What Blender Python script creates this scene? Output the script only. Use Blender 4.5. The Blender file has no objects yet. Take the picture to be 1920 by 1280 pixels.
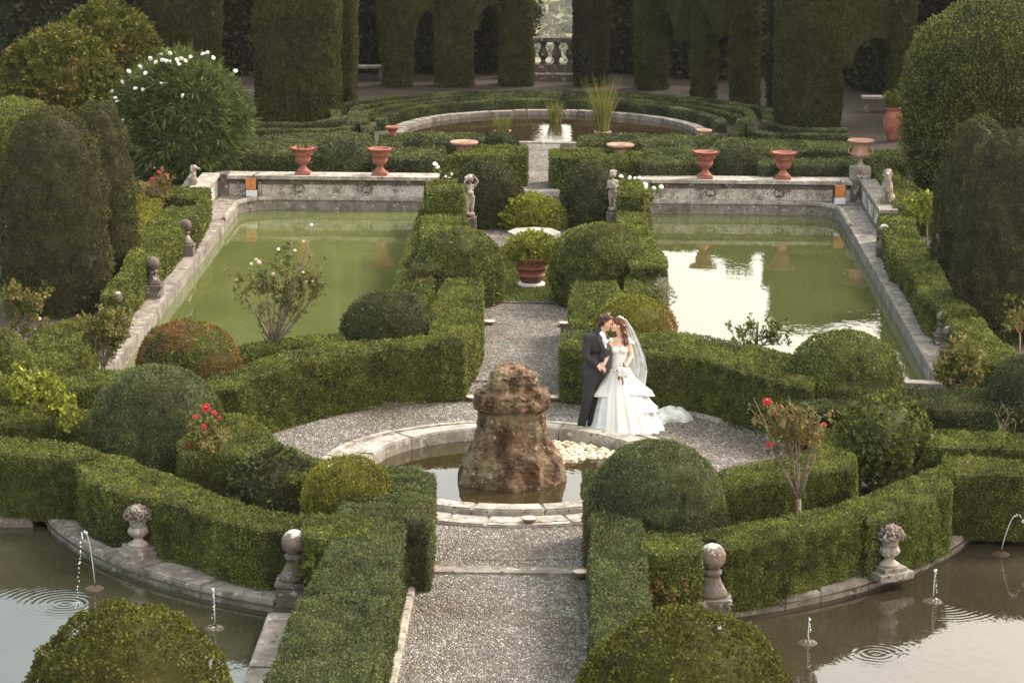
import bpy, bmesh, math, random
import numpy as np
from mathutils import Vector, Matrix
from math import sin, cos, pi, radians, sqrt, atan2

# ------------------------------------------------------------------ camera
S = bpy.context.scene
F, PITCH, YAW, ROLL, CX, CH = 4918.46, 12.650, 1.405, 0.334, 0.857, 9.926
_a, _b, _r = radians(PITCH), radians(YAW), radians(ROLL)
FW = np.array([-sin(_b)*cos(_a), cos(_b)*cos(_a), -sin(_a)])
RT0 = np.array([cos(_b), sin(_b), 0.]); UP0 = np.cross(RT0, FW)
RT = RT0*cos(_r)+UP0*sin(_r); UP = -RT0*sin(_r)+UP0*cos(_r)
CO = np.array([CX, 0., CH])
cd = bpy.data.cameras.new('camera'); cam = bpy.data.objects.new('camera', cd)
S.collection.objects.link(cam)
cd.sensor_width = 36; cd.lens = F/1920*36; cd.clip_end = 9000; cd.clip_start = .5
cam.matrix_world = Matrix(((RT[0], UP[0], -FW[0], CX), (RT[1], UP[1], -FW[1], 0), (RT[2], UP[2], -FW[2], CH), (0, 0, 0, 1)))
S.camera = cam

def P(x, y, z=0.):
    """survey: the point at height z seen at photo pixel x, y"""
    d = FW*F+RT*(x-960)-UP*(y-640)
    return CO+d*((z-CH)/d[2])
def PY(x, y, Y):
    """survey: the point of the upright plane at depth Y"""
    d = FW*F+RT*(x-960)-UP*(y-640)
    return Vector(CO+d*(Y/d[1]))

# ------------------------------------------------------------------ light
S.view_settings.view_transform = 'Standard'; S.view_settings.look = 'None'
S.view_settings.exposure = 0.7; S.view_settings.gamma = 1.0
SUN_EL, SUN_AZ = radians(43), radians(52)      # azimuth measured from +Y towards +X
w = bpy.data.worlds.new('World'); S.world = w; w.use_nodes = True
nt = w.node_tree; bg = nt.nodes['Background']
sky = nt.nodes.new('ShaderNodeTexSky'); sky.sky_type = 'NISHITA'; sky.sun_disc = False
sky.sun_elevation = SUN_EL; sky.sun_rotation = SUN_AZ; sky.dust_density = 4; sky.air_density = 1.3
# thin warm veil of cloud: evens the sky out
mx = nt.nodes.new('ShaderNodeMixRGB'); mx.inputs[0].default_value = .55
tc_ = nt.nodes.new('ShaderNodeTexCoord'); sx_ = nt.nodes.new('ShaderNodeSeparateXYZ'); nt.links.new(tc_.outputs['Generated'], sx_.inputs[0])
vr = nt.nodes.new('ShaderNodeValToRGB'); nt.links.new(sx_.outputs['X'], vr.inputs[0])
mr_ = nt.nodes.new('ShaderNodeMapRange'); nt.links.new(sx_.outputs['X'], mr_.inputs[0]); mr_.inputs[1].default_value = -.20; mr_.inputs[2].default_value = .22; nt.links.new(mr_.outputs[0], vr.inputs[0])
vr.color_ramp.elements[0].color = (.40, .455, .45, 1); vr.color_ramp.elements[1].color = (1.12, .97, .78, 1)
sc_ = nt.nodes.new('ShaderNodeMixRGB'); sc_.blend_type = 'MULTIPLY'; sc_.inputs[0].default_value = 1; nt.links.new(vr.outputs[0], sc_.inputs[1]); sc_.inputs[2].default_value = (24., 24., 24., 1)
nt.links.new(sc_.outputs[0], mx.inputs[2])
nt.links.new(sky.outputs[0], mx.inputs[1])
nt.links.new(mx.outputs[0], bg.inputs[0]); bg.inputs[1].default_value = 0.12
sl = bpy.data.lights.new('sun', 'SUN'); sl.energy = 3.3; sl.angle = radians(14); sl.color = (1, .93, .81)
so = bpy.data.objects.new('sun', sl); S.collection.objects.link(so)
sd = Vector((sin(SUN_AZ)*cos(SUN_EL), cos(SUN_AZ)*cos(SUN_EL), sin(SUN_EL)))
so.rotation_euler = sd.to_track_quat('Z', 'Y').to_euler()

rng = np.random.default_rng(7); random.seed(7)
COL = S.collection

# ------------------------------------------------------------------ object helpers
def tag(o, label=None, cat=None, group=None, kind=None):
    if label: o['label'] = label
    if cat: o['category'] = cat
    if group: o['group'] = group
    if kind: o['kind'] = kind
    return o
def empty(name, loc, label, cat, group=None, rz=0):
    o = bpy.data.objects.new(name, None); COL.objects.link(o)
    o.location = loc; o.rotation_euler = (0, 0, rz); o.empty_display_size = .1
    return tag(o, label, cat, group)
def link(name, me, mat=None, parent=None):
    o = bpy.data.objects.new(name, me); COL.objects.link(o)
    if mat is not None:
        for m in (mat if isinstance(mat, (list, tuple)) else [mat]): me.materials.append(m)
    if parent is not None: o.parent = parent
    return o
def npmesh(name, V, Fq, smooth=False):
    """V (n,3); Fq array (m,k) or list of such arrays"""
    me = bpy.data.meshes.new(name)
    Fs = Fq if isinstance(Fq, list) else [Fq]
    me.vertices.add(len(V)); me.vertices.foreach_set('co', np.asarray(V, dtype=np.float32).ravel())
    nl = sum(f.size for f in Fs); nf = sum(len(f) for f in Fs)
    me.loops.add(nl); me.polygons.add(nf)
    me.loops.foreach_set('vertex_index', np.concatenate([f.ravel() for f in Fs]).astype(np.int32))
    st = []; s = 0
    for f in Fs:
        st.append(s+np.arange(len(f))*f.shape[1]); s += f.size
    me.polygons.foreach_set('loop_start', np.concatenate(st).astype(np.int32))
    me.update(calc_edges=True)
    me.polygons.foreach_set('use_smooth', np.full(nf, smooth, dtype=bool))
    return me
def bmobj(name, bm, mat, parent=None, smooth=False):
    bmesh.ops.recalc_face_normals(bm, faces=bm.faces[:])
    me = bpy.data.meshes.new(name); bm.to_mesh(me); bm.free()
    if smooth: me.polygons.foreach_set('use_smooth', [True]*len(me.polygons))
    return link(name, me, mat, parent)
def copy_tree(o, parent=None):
    c = o.copy(); COL.objects.link(c)
    if parent is not None: c.parent = parent
    for ch in list(o.children): copy_tree(ch, c)
    return c

def add_box(bm, c, s, rz=0, bev=0):
    r = bmesh.ops.create_cube(bm, size=1)
    M = Matrix.Translation(c) @ Matrix.Rotation(rz, 4, 'Z') @ Matrix.Diagonal((*s, 1))
    bmesh.ops.transform(bm, matrix=M, verts=r['verts'])
    if bev:
        es = list({e for v in r['verts'] for e in v.link_edges})
        bmesh.ops.bevel(bm, geom=es, offset=bev, segments=2, affect='EDGES', profile=.6)
def add_lathe(bm, prof, c=(0, 0, 0), n=24, flute=0, nf=0, cap=True):
    """prof [(r,z)...] bottom to top"""
    rings = []
    for r, z in prof:
        ring = []
        for i in range(n):
            a = 2*pi*i/n; rr = r*(1+flute*(abs(sin(a*nf/2))-.5)) if nf else r
            ring.append(bm.verts.new((c[0]+rr*cos(a), c[1]+rr*sin(a), c[2]+z)))
        rings.append(ring)
    for A, B in zip(rings, rings[1:]):
        for i in range(n): bm.faces.new((A[i], A[(i+1) % n], B[(i+1) % n], B[i]))
    if cap:
        bm.faces.new(rings[0][::-1]); bm.faces.new(rings[-1])
def add_tube(bm, pts, rad, n=6):
    pts = [Vector(p) for p in pts]; rings = []
    if not isinstance(rad, (list, tuple)): rad = [rad]*len(pts)
    for i, p in enumerate(pts):
        t = (pts[min(i+1, len(pts)-1)]-pts[max(i-1, 0)]).normalized()
        u = t.cross(Vector((.3, .9, .31))).normalized(); v = t.cross(u)
        rings.append([bm.verts.new(p+(u*cos(2*pi*k/n)+v*sin(2*pi*k/n))*rad[i]) for k in range(n)])
    for A, B in zip(rings, rings[1:]):
        for i in range(n): bm.faces.new((A[i], A[(i+1) % n], B[(i+1) % n], B[i]))
    bm.faces.new(rings[0][::-1]); bm.faces.new(rings[-1])
def add_ball(bm, c, r, sub=2, sc=(1, 1, 1), rot=None):
    q = bmesh.ops.create_icosphere(bm, subdivisions=sub, radius=r)
    M = Matrix.Translation(c)
    if rot is not None: M = M @ rot
    bmesh.ops.transform(bm, matrix=M @ Matrix.Diagonal((*sc, 1)), verts=q['verts'])
    return q['verts']

# vectorised value noise
def _h(ix, iy, iz, s):
    n = (ix*374761393+iy*668265263+iz*1274126177+s*974711) & 0x7fffffff
    n = ((n ^ (n >> 13))*1274126177) & 0x7fffffff
    return ((n ^ (n >> 16)) & 0xffff)/65535.
def vnoise(p, scale=1., seed=0):
    q = np.asarray(p)*scale; i = np.floor(q).astype(np.int64); f = q-i; f = f*f*(3-2*f)
    r = 0
    for dx in (0, 1):
        for dy in (0, 1):
            for dz in (0, 1):
                wt = (f[:, 0] if dx else 1-f[:, 0])*(f[:, 1] if dy else 1-f[:, 1])*(f[:, 2] if dz else 1-f[:, 2])
                r = r+wt*_h(i[:, 0]+dx, i[:, 1]+dy, i[:, 2]+dz, seed)
    return r*2-1

# ------------------------------------------------------------------ materials
def newmat(name):
    m = bpy.data.materials.new(name); m.use_nodes = True
    n = m.node_tree; b = n.nodes['Principled BSDF']
    return m, n, b
def nd(n, t, **kw):
    x = n.nodes.new(t)
    for k, v in kw.items(): setattr(x, k, v)
    return x
def ramp(n, stops, fac=None):
    r = nd(n, 'ShaderNodeValToRGB'); e = r.color_ramp.elements
    e[0].position, e[0].color = stops[0][0], (*stops[0][1], 1)
    e[1].position, e[1].color = stops[1][0], (*stops[1][1], 1)
    for p, c in stops[2:]:
        q = e.new(p); q.color = (*c, 1)
    if fac is not None: n.links.new(fac, r.inputs[0])
    return r
def objco(n):
    return nd(n, 'ShaderNodeNewGeometry').outputs['Position']
def noise(n, scale, det=4, rough=.55, vec=None):
    x = nd(n, 'ShaderNodeTexNoise'); x.inputs['Scale'].default_value = scale
    x.inputs['Detail'].default_value = det; x.inputs['Roughness'].default_value = rough
    n.links.new(vec if vec is not None else objco(n), x.inputs['Vector']); return x
def bump(n, h, strength, dist, b):
    x = nd(n, 'ShaderNodeBump'); x.inputs['Strength'].default_value = strength; x.inputs['Distance'].default_value = dist
    n.links.new(h, x.inputs['Height']); n.links.new(x.outputs[0], b.inputs['Normal']); return x
def mixc(n, fac, c1, c2, mode='MIX'):
    x = nd(n, 'ShaderNodeMixRGB', blend_type=mode)
    for i, v in zip((0, 1, 2), (fac, c1, c2)):
        if hasattr(v, 'links'): n.links.new(v, x.inputs[i])
        else: x.inputs[i].default_value = v if i == 0 else (*v, 1)
    return x.outputs[0]

def foliage(name, dark, mid, light, rust=(.22, .11, .05), trans=.16, body=.35):
    m, n, b = newmat(name)
    at = nd(n, 'ShaderNodeAttribute', attribute_name='rnd_shade'); ti = nd(n, 'ShaderNodeAttribute', attribute_name='tint')
    big = noise(n, 1.3, 3)
    mid_ = noise(n, 9, 2)
    a = nd(n, 'ShaderNodeMath', operation='MULTIPLY_ADD'); n.links.new(big.outputs[0], a.inputs[0]); a.inputs[1].default_value = .45
    n.links.new(at.outputs['Fac'], a.inputs[2])
    a2 = nd(n, 'ShaderNodeMath', operation='MULTIPLY_ADD'); n.links.new(mid_.outputs[0], a2.inputs[0]); a2.inputs[1].default_value = .5
    n.links.new(a.outputs[0], a2.inputs[2])
    fin = noise(n, 70, 2)
    a3 = nd(n, 'ShaderNodeMath', operation='MULTIPLY_ADD'); n.links.new(fin.outputs[0], a3.inputs[0]); a3.inputs[1].default_value = .9
    n.links.new(a2.outputs[0], a3.inputs[2]); a4 = nd(n, 'ShaderNodeMath', operation='SUBTRACT'); n.links.new(a3.outputs[0], a4.inputs[0]); a4.inputs[1].default_value = .45; a2 = a4
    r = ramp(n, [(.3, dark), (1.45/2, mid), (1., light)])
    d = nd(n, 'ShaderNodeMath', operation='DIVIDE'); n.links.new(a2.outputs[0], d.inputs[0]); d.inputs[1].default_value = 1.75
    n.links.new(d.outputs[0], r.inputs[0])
    c = mixc(n, ti.outputs['Fac'], r.outputs[0], rust)
    n.links.new(c, b.inputs['Base Color']); b.inputs['Roughness'].default_value = .65; b.inputs['Specular IOR Level'].default_value = .12
    t = nd(n, 'ShaderNodeBsdfTranslucent'); n.links.new(mixc(n, 1., c, (1., .95, .5), 'MULTIPLY'), t.inputs[0])
    s = nd(n, 'ShaderNodeMixShader'); s.inputs[0].default_value = trans
    n.links.new(b.outputs[0], s.inputs[1]); n.links.new(t.outputs[0], s.inputs[2])
    n.links.new(s.outputs[0], n.nodes['Material Output'].inputs[0])
    return m
M = {}
M['box'] = foliage('clipped_box', (0.029, 0.029, 0.014), (0.194, 0.225, 0.054), (0.464, 0.490, 0.114))
M['moss'] = foliage('mossy_box', (0.037, 0.035, 0.011), (0.122, 0.129, 0.021), (0.243, 0.243, 0.039))
M['boxgray'] = foliage('grey_green_box', (0.031, 0.033, 0.022), (0.158, 0.185, 0.072), (0.316, 0.352, 0.138))
M['boxdark'] = foliage('dark_box', (0.028, 0.028, 0.017), (0.101, 0.118, 0.043), (0.218, 0.242, 0.085))
M['lime'] = foliage('yellow_box', (0.050, 0.045, 0.012), (0.231, 0.231, 0.033), (0.425, 0.413, 0.062))
M['yew'] = foliage('yew', (0.034, 0.031, 0.020), (0.105, 0.108, 0.040), (0.209, 0.215, 0.072))
M['cypress'] = foliage('cypress', (0.026, 0.025, 0.012), (0.098, 0.110, 0.029), (0.198, 0.212, 0.054), rust=(.09, .04, .02), trans=.2)
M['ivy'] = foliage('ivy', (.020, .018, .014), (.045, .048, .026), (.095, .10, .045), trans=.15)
M['laurel'] = foliage('citrus_leaf', (0.040, 0.045, 0.010), (0.154, 0.165, 0.031), (0.308, 0.308, 0.066))
M['oleander'] = foliage('oleander_leaf', (0.030, 0.042, 0.016), (0.138, 0.175, 0.056), (0.300, 0.338, 0.125))
M['azalea'] = foliage('azalea_leaf', (0.080, 0.090, 0.015), (0.325, 0.350, 0.050), (0.575, 0.600, 0.125), rust=(.3, .1, .04))
M['rose'] = foliage('rose_leaf', (0.045, 0.055, 0.015), (0.184, 0.207, 0.052), (0.391, 0.414, 0.127), rust=(.3, .15, .08))
M['reed'] = foliage('reed', (.08, .10, .02), (.22, .24, .06), (.42, .40, .14), rust=(.35, .25, .12))
M['silver'] = foliage('silver_leaf', (.16, .15, .12), (.38, .36, .30), (.55, .52, .45))
M['grassblade'] = foliage('lawn_grass', (0.050, 0.065, 0.018), (0.208, 0.248, 0.072), (0.384, 0.416, 0.144))
M['wood'] = foliage('far_olive', (.07, .08, .045), (.17, .18, .11), (.28, .285, .19), trans=.1)

def simple(name, c1, c2, scale=8, rough=.7, bs=.3, bd=.01, det=5, spec=.4):
    m, n, b = newmat(name)
    x = noise(n, scale, det); r = ramp(n, [(.35, c1), (.65, c2)], x.outputs[0])
    n.links.new(r.outputs[0], b.inputs['Base Color']); b.inputs['Roughness'].default_value = rough
    b.inputs['Specular IOR Level'].default_value = spec
    if bs: bump(n, noise(n, scale*4, 4).outputs[0], bs, bd, b)
    return m
def stone(name, base, dark, lichen, lam=.5, joints=False):
    m, n, b = newmat(name)
    r = ramp(n, [(.35, dark), (.6, base)], noise(n, 3.2, 6, .65).outputs[0])
    r2 = ramp(n, [(lam, (0, 0, 0)), (lam+.07, (1, 1, 1))], noise(n, 6.5, 7, .7).outputs[0])
    c = mixc(n, r2.outputs[0], r.outputs[0], lichen)
    r3 = ramp(n, [(.36, (1, 1, 1)), (.42, (0, 0, 0))], noise(n, 11, 6, .7).outputs[0])
    c = mixc(n, r3.outputs[0], c, tuple(v*.35 for v in dark))
    n.links.new(c, b.inputs['Base Color']); b.inputs['Roughness'].default_value = .85; b.inputs['Specular IOR Level'].default_value = .25
    bump(n, noise(n, 26, 6, .7).outputs[0], .6, .02, b)
    return m
def rockmat():
    m, n, b = newmat('spongy_rock')
    a = ramp(n, [(.3, (.060, .038, .025)), (.5, (.19, .12, .075)), (.7, (.33, .225, .15))], noise(n, 4.5, 7, .65).outputs[0])
    mp = nd(n, 'ShaderNodeMapping'); mp.inputs['Scale'].default_value = (1, 1, .35); n.links.new(objco(n), mp.inputs['Vector'])
    st = ramp(n, [(.40, (.35, .30, .27)), (.58, (1, 1, 1))], noise(n, 5, 5, .6, mp.outputs[0]).outputs[0])
    c = mixc(n, 1., a.outputs[0], st.outputs[0], 'MULTIPLY')
    g = ramp(n, [(.52, (0, 0, 0)), (.62, (.8,)*3)], noise(n, 2.4, 6, .7).outputs[0]); c = mixc(n, g.outputs[0], c, (.20, .17, .10))
    g = ramp(n, [(.58, (0, 0, 0)), (.64, (1,)*3)], noise(n, 10, 7, .75).outputs[0]); c = mixc(n, g.outputs[0], c, (.40, .35, .29))
    n.links.new(c, b.inputs['Base Color']); b.inputs['Roughness'].default_value = .9; b.inputs['Specular IOR Level'].default_value = .2
    bump(n, noise(n, 30, 6, .75).outputs[0], .9, .03, b); return m
M['stone'] = stone('weathered_stone', (.25, .225, .20), (.11, .092, .08), (.42, .40, .37), .57)
M['stonelight'] = stone('pale_stone', (.36, .33, .29), (.19, .165, .14), (.48, .455, .41), .54)
M['stonedark'] = stone('dark_stone', (.15, .125, .11), (.07, .054, .047), (.42, .42, .40), .57)
M['statue'] = stone('statue_stone', (.36, .31, .26), (.12, .09, .075), (.55, .51, .44), .55)
M['rock'] = rockmat()
M['terra'] = simple('terracotta', (.22, .070, .048), (.30, .108, .078), 6, .8, .3, .006)
M['terrapale'] = simple('pale_terracotta', (.29, .15, .105), (.38, .235, .175), 7, .85, .3, .006)
M['bark'] = simple('bark', (.10, .075, .06), (.27, .22, .18), 25, .9, .5, .01)
M['twig'] = simple('green_twig', (.16, .15, .07), (.28, .22, .12), 20, .8, .2, .003)
M['soil'] = simple('soil', (.028, .022, .016), (.055, .045, .032), 6, .95, .6, .03)
M['wax'] = simple('wax', (.70, .60, .42), (.78, .70, .52), 10, .5, 0)
M['black'] = simple('black_metal', (.015, .015, .016), (.03, .03, .03), 10, .5, 0)
M['white_case'] = simple('white_case', (.6, .62, .64), (.7, .7, .7), 10, .5, 0)
M['orange'] = simple('orange_filter', (.42, .13, .05), (.52, .22, .08), 12, .35, 0)
M['skin'] = simple('skin', (.62, .36, .26), (.68, .41, .30), 6, .5, 0)
M['skinf'] = simple('pale_skin', (.66, .42, .31), (.72, .47, .35), 6, .5, 0)
M['suit'] = simple('charcoal_suit', (.024, .023, .027), (.034, .032, .036), 60, .8, .2, .002)
M['satin'] = simple('satin_lapel', (.05, .048, .054), (.065, .062, .07), 30, .3, 0)
M['shirt'] = simple('white_shirt', (.78, .78, .80), (.82, .82, .84), 20, .7, 0)
M['shoe'] = simple('shoe', (.012, .01, .01), (.02, .017, .016), 20, .3, 0)
M['hair'] = simple('brown_hair', (.035, .015, .009), (.11, .045, .025), 90, .45, .6, .004)
M['hairf'] = simple('auburn_hair', (.05, .018, .010), (.17, .06, .032), 80, .4, .6, .004)
M['lace'] = simple('lace_dress', (.72, .72, .71), (.82, .815, .81), 40, .8, .5, .006)
M['petal_white'] = simple('white_petal', (.82, .80, .75), (.88, .87, .83), 30, .6, 0)
M['petal_cream'] = simple('cream_petal', (.78, .66, .48), (.84, .75, .60), 30, .6, .2, .003)
M['petal_red'] = simple('red_petal', (.30, .008, .012), (.46, .02, .024), 40, .5, 0)
M['petal_pink'] = simple('pink_petal', (.70, .42, .37), (.80, .56, .50), 40, .5, 0)
M['petal_rose'] = simple('bright_pink_petal', (.75, .12, .25), (.85, .25, .35), 40, .5, 0)
M['eye'] = simple('dark_eye', (.02, .012, .01), (.03, .02, .015), 40, .3, 0)
M['lips'] = simple('lips', (.48, .14, .12), (.5, .16, .14), 40, .4, 0)

def tulle():
    m, n, b = newmat('tulle')
    b.inputs['Base Color'].default_value = (.80, .84, .86, 1); b.inputs['Roughness'].default_value = .7
    t = nd(n, 'ShaderNodeBsdfTransparent'); s = nd(n, 'ShaderNodeMixShader')
    x = noise(n, 7, 3); r = ramp(n, [(.35, (.42,)*3), (.65, (.72,)*3)], x.outputs[0])
    n.links.new(r.outputs[0], s.inputs[0]); n.links.new(t.outputs[0], s.inputs[1]); n.links.new(b.outputs[0], s.inputs[2])
    n.links.new(s.outputs[0], n.nodes['Material Output'].inputs[0]); return m
M['tulle'] = tulle()

def gravel():
    m, n, b = newmat('pebble_paving')
    pos = objco(n); mp = nd(n, 'ShaderNodeMapping'); mp.inputs['Scale'].default_value = (1.2, .85, 1)
    wv = noise(n, 2.2, 3, .5, pos)
    mp.inputs['Rotation'].default_value = (0, 0, .5)
    va = nd(n, 'ShaderNodeVectorMath', operation='MULTIPLY_ADD')
    n.links.new(wv.outputs['Color'], va.inputs[0]); va.inputs[1].default_value = (.10, .10, 0); n.links.new(pos, va.inputs[2])
    n.links.new(va.outputs[0], mp.inputs['Vector'])
    v = nd(n, 'ShaderNodeTexVoronoi', feature='F1'); v.inputs['Scale'].default_value = 23; n.links.new(mp.outputs[0], v.inputs['Vector'])
    v2 = nd(n, 'ShaderNodeTexVoronoi', feature='DISTANCE_TO_EDGE'); v2.inputs['Scale'].default_value = 23; n.links.new(mp.outputs[0], v2.inputs['Vector'])
    sep = nd(n, 'ShaderNodeSeparateColor'); n.links.new(v.outputs['Color'], sep.inputs[0])
    c = ramp(n, [(0., (.11, .10, .095)), (.4, (.22, .20, .19)), (.8, (.36, .335, .32)), (1., (.50, .475, .45))], sep.outputs[0])
    gap = ramp(n, [(.03, (0, 0, 0)), (.15, (1, 1, 1))], v2.outputs['Distance'])
    moss = ramp(n, [(.5, (.075, .062, .045)), (.62, (.06, .07, .028))], noise(n, 1.1, 4).outputs[0])
    col = mixc(n, gap.outputs[0], moss.outputs[0], c.outputs[0])
    st = ramp(n, [(.30, (.55, .46, .40)), (.62, (1, 1, 1))], noise(n, .8, 5, .6).outputs[0])
    col = mixc(n, 1., col, st.outputs[0], 'MULTIPLY')
    n.links.new(col, b.inputs['Base Color']); b.inputs['Roughness'].default_value = .7; b.inputs['Specular IOR Level'].default_value = .3
    bump(n, v2.outputs['Distance'], 1., .05, b)
    return m
M['gravel'] = gravel()
def mosaic():
    m, n, b = newmat('pebble_mosaic')
    v2 = nd(n, 'ShaderNodeTexVoronoi', feature='DISTANCE_TO_EDGE'); v2.inputs['Scale'].default_value = 34; n.links.new(objco(n), v2.inputs['Vector'])
    gap = ramp(n, [(.03, (.12, .10, .085)), (.12, (.72, .68, .62))], v2.outputs['Distance'])
    st = ramp(n, [(.33, (.3, .24, .2)), (.55, (1, 1, 1))], noise(n, 2.6, 6, .7).outputs[0])
    n.links.new(mixc(n, 1., gap.outputs[0], st.outputs[0], 'MULTIPLY'), b.inputs['Base Color']); b.inputs['Roughness'].default_value = .85
    bump(n, v2.outputs['Distance'], .6, .02, b); return m
M['mosaic'] = mosaic()
def water(name, c1, c2, rings=(), rip=.05, ior=1.7, rr=.01):
    m, n, b = newmat(name)
    x = noise(n, .35, 3); r = ramp(n, [(.35, c1), (.65, c2)], x.outputs[0])
    n.links.new(r.outputs[0], b.inputs['Base Color']); b.inputs['Roughness'].default_value = rr; b.inputs['IOR'].default_value = ior
    b.inputs['Specular IOR Level'].default_value = .5
    pos = objco(n); mp = nd(n, 'ShaderNodeMapping'); mp.inputs['Scale'].default_value = (1, .55, 1); n.links.new(pos, mp.inputs['Vector'])
    h = noise(n, 7, 3, .5, mp.outputs[0]).outputs[0]
    msk = ramp(n, [(.4, (.15,)*3), (.7, (1,)*3)], noise(n, .5, 2).outputs[0]).outputs[0]
    q = nd(n, 'ShaderNodeMath', operation='MULTIPLY'); n.links.new(h, q.inputs[0]); n.links.new(msk, q.inputs[1])
    q2 = nd(n, 'ShaderNodeMath', operation='MULTIPLY'); n.links.new(q.outputs[0], q2.inputs[0]); q2.inputs[1].default_value = rip
    tot = q2.outputs[0]
    wn = nd(n, 'ShaderNodeVectorMath', operation='MULTIPLY_ADD'); n.links.new(noise(n, 3, 2, .5, pos).outputs['Color'], wn.inputs[0]); wn.inputs[1].default_value = (.05, .05, 0); n.links.new(pos, wn.inputs[2]); wpos = wn.outputs[0]
    for (rx, ry, rz_, amp, reach) in rings:
        ds = nd(n, 'ShaderNodeVectorMath', operation='DISTANCE'); n.links.new(wpos, ds.inputs[0]); ds.inputs[1].default_value = (rx, ry, rz_)
        s1 = nd(n, 'ShaderNodeMath', operation='MULTIPLY'); n.links.new(ds.outputs['Value'], s1.inputs[0]); s1.inputs[1].default_value = 70
        s2 = nd(n, 'ShaderNodeMath', operation='SINE'); n.links.new(s1.outputs[0], s2.inputs[0])
        f = nd(n, 'ShaderNodeMapRange'); n.links.new(ds.outputs['Value'], f.inputs[0]); f.inputs[1].default_value = 0; f.inputs[2].default_value = reach
        f.inputs[3].default_value = amp; f.inputs[4].default_value = 0
        s3 = nd(n, 'ShaderNodeMath', operation='MULTIPLY'); n.links.new(s2.outputs[0], s3.inputs[0]); n.links.new(f.outputs[0], s3.inputs[1])
        s4 = nd(n, 'ShaderNodeMath', operation='ADD'); n.links.new(tot, s4.inputs[0]); n.links.new(s3.outputs[0], s4.inputs[1]); tot = s4.outputs[0]
    bump(n, tot, 1., .1, b)
    return m
def jetmat():
    m, n, b = newmat('water_drops'); b.inputs['Base Color'].default_value = (.8, .82, .82, 1); b.inputs['Roughness'].default_value = .1
    b.inputs['Transmission Weight'].default_value = .3; return m
M['drops'] = jetmat()

# ------------------------------------------------------------------ foliage meshes
def leaf_quads(pts, axis, L, W, seed=None):
    """kite leaves: pts (n,3), axis (n,3) unit, L,W arrays"""
    n = len(pts); rv = rng.normal(size=(n, 3)); b = np.cross(axis, rv); b /= np.linalg.norm(b, axis=1)[:, None]+1e-9
    L = np.broadcast_to(L, n)[:, None]; W = np.broadcast_to(W, n)[:, None]
    V = np.empty((n, 4, 3)); V[:, 0] = pts; V[:, 1] = pts+axis*L*.55+b*W*.5; V[:, 2] = pts+axis*L; V[:, 3] = pts+axis*L*.55-b*W*.5
    return V.reshape(-1, 3), np.arange(n*4).reshape(n, 4)
def assemble(name, bodyV, bodyF, LV, LF, rnd_shade, tint, mat, parent=None):
    V = np.concatenate([bodyV, LV]); nb = len(bodyV)
    Fs = [f for f in bodyF if len(f)]+[LF+nb]
    me = npmesh(name, V, Fs)
    nbf = sum(len(f) for f in bodyF)
    a = me.attributes.new('rnd_shade', 'FLOAT', 'FACE'); a.data.foreach_set('value', np.concatenate([np.full(nbf, .22), rnd_shade]).astype(np.float32))
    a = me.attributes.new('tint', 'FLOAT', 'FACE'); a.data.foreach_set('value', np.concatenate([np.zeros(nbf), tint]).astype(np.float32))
    return link(name, me, mat, parent)
def sample_tris(T, dens, wt=None):
    """T (m,3,3) -> points, normals"""
    cr = np.cross(T[:, 1]-T[:, 0], T[:, 2]-T[:, 0]); A = np.linalg.norm(cr, axis=1)/2; N = cr/(2*A[:, None]+1e-12)
    wA = A*(wt if wt is not None else 1); tot = wA.sum(); n = int(tot*dens)
    idx = rng.choice(len(T), n, p=wA/tot); u = rng.random((n, 2)); s = np.sqrt(u[:, :1])
    p = (1-s)*T[idx, 0]+s*(1-u[:, 1:])*T[idx, 1]+s*u[:, 1:]*T[idx, 2]
    return p, N[idx]
def leafsize(Y): return max(.024, 2.1*Y/2623)
def leaves_on(T, Y, amp, cl, up=.0, tintf=None, holes=(), cover=1., Ls=None, wr=.62, stretch=None, spray=.0, wt=None):
    L = Ls or leafsize(Y); W = L*wr
    p, N = sample_tris(T, cover*1.35/(.5*L*W), wt)
    d = amp*(.65*vnoise(p, 1/cl, 3)+.35*vnoise(p, 2.3/cl, 5))+.018*vnoise(p, 1.9, 15)
    keep = np.ones(len(p), bool)
    keep &= ~((vnoise(p, 2.6, 33)+.4*vnoise(p, 9, 34) > .78) & (rng.random(len(p)) < .7))
    for hx, hy, hz, hr in holes:
        dd = np.linalg.norm(p-np.array([hx, hy, hz]), axis=1)+.25*hr*vnoise(p, 9, 8)
        keep &= dd > hr
    p, N, d = p[keep], N[keep], d[keep]
    rv = rng.normal(size=p.shape); ax = N*.38+rv*.62; ax[:, 2] += up*.7
    if stretch: ax[:, 2] += stretch
    ax /= np.linalg.norm(ax, axis=1)[:, None]
    lift = rng.random(len(p))**3*spray
    q = p+N*(d+lift-.3*L)[:, None]
    LL = L*(.7+.6*rng.random(len(p)))
    V, Fq = leaf_quads(q, ax, LL, LL*wr)
    rnd_shade = np.clip(.05+.65*rng.random(len(p))+ .30*d/max(amp, .001)+lift*3, 0, 1)  # leaves sunk in hollows get darker colour, crevice shade put into the tone
    tint = tintf(p) if tintf else np.clip((vnoise(p, 1.3, 16)+.5*vnoise(p, 6, 17)-.7)*.8, 0, .12)
    return V, Fq, rnd_shade, tint
from mathutils.geometry import tessellate_polygon
def area2(p): return sum(p[i][0]*p[(i+1) % len(p)][1]-p[(i+1) % len(p)][0]*p[i][1] for i in range(len(p)))
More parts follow.
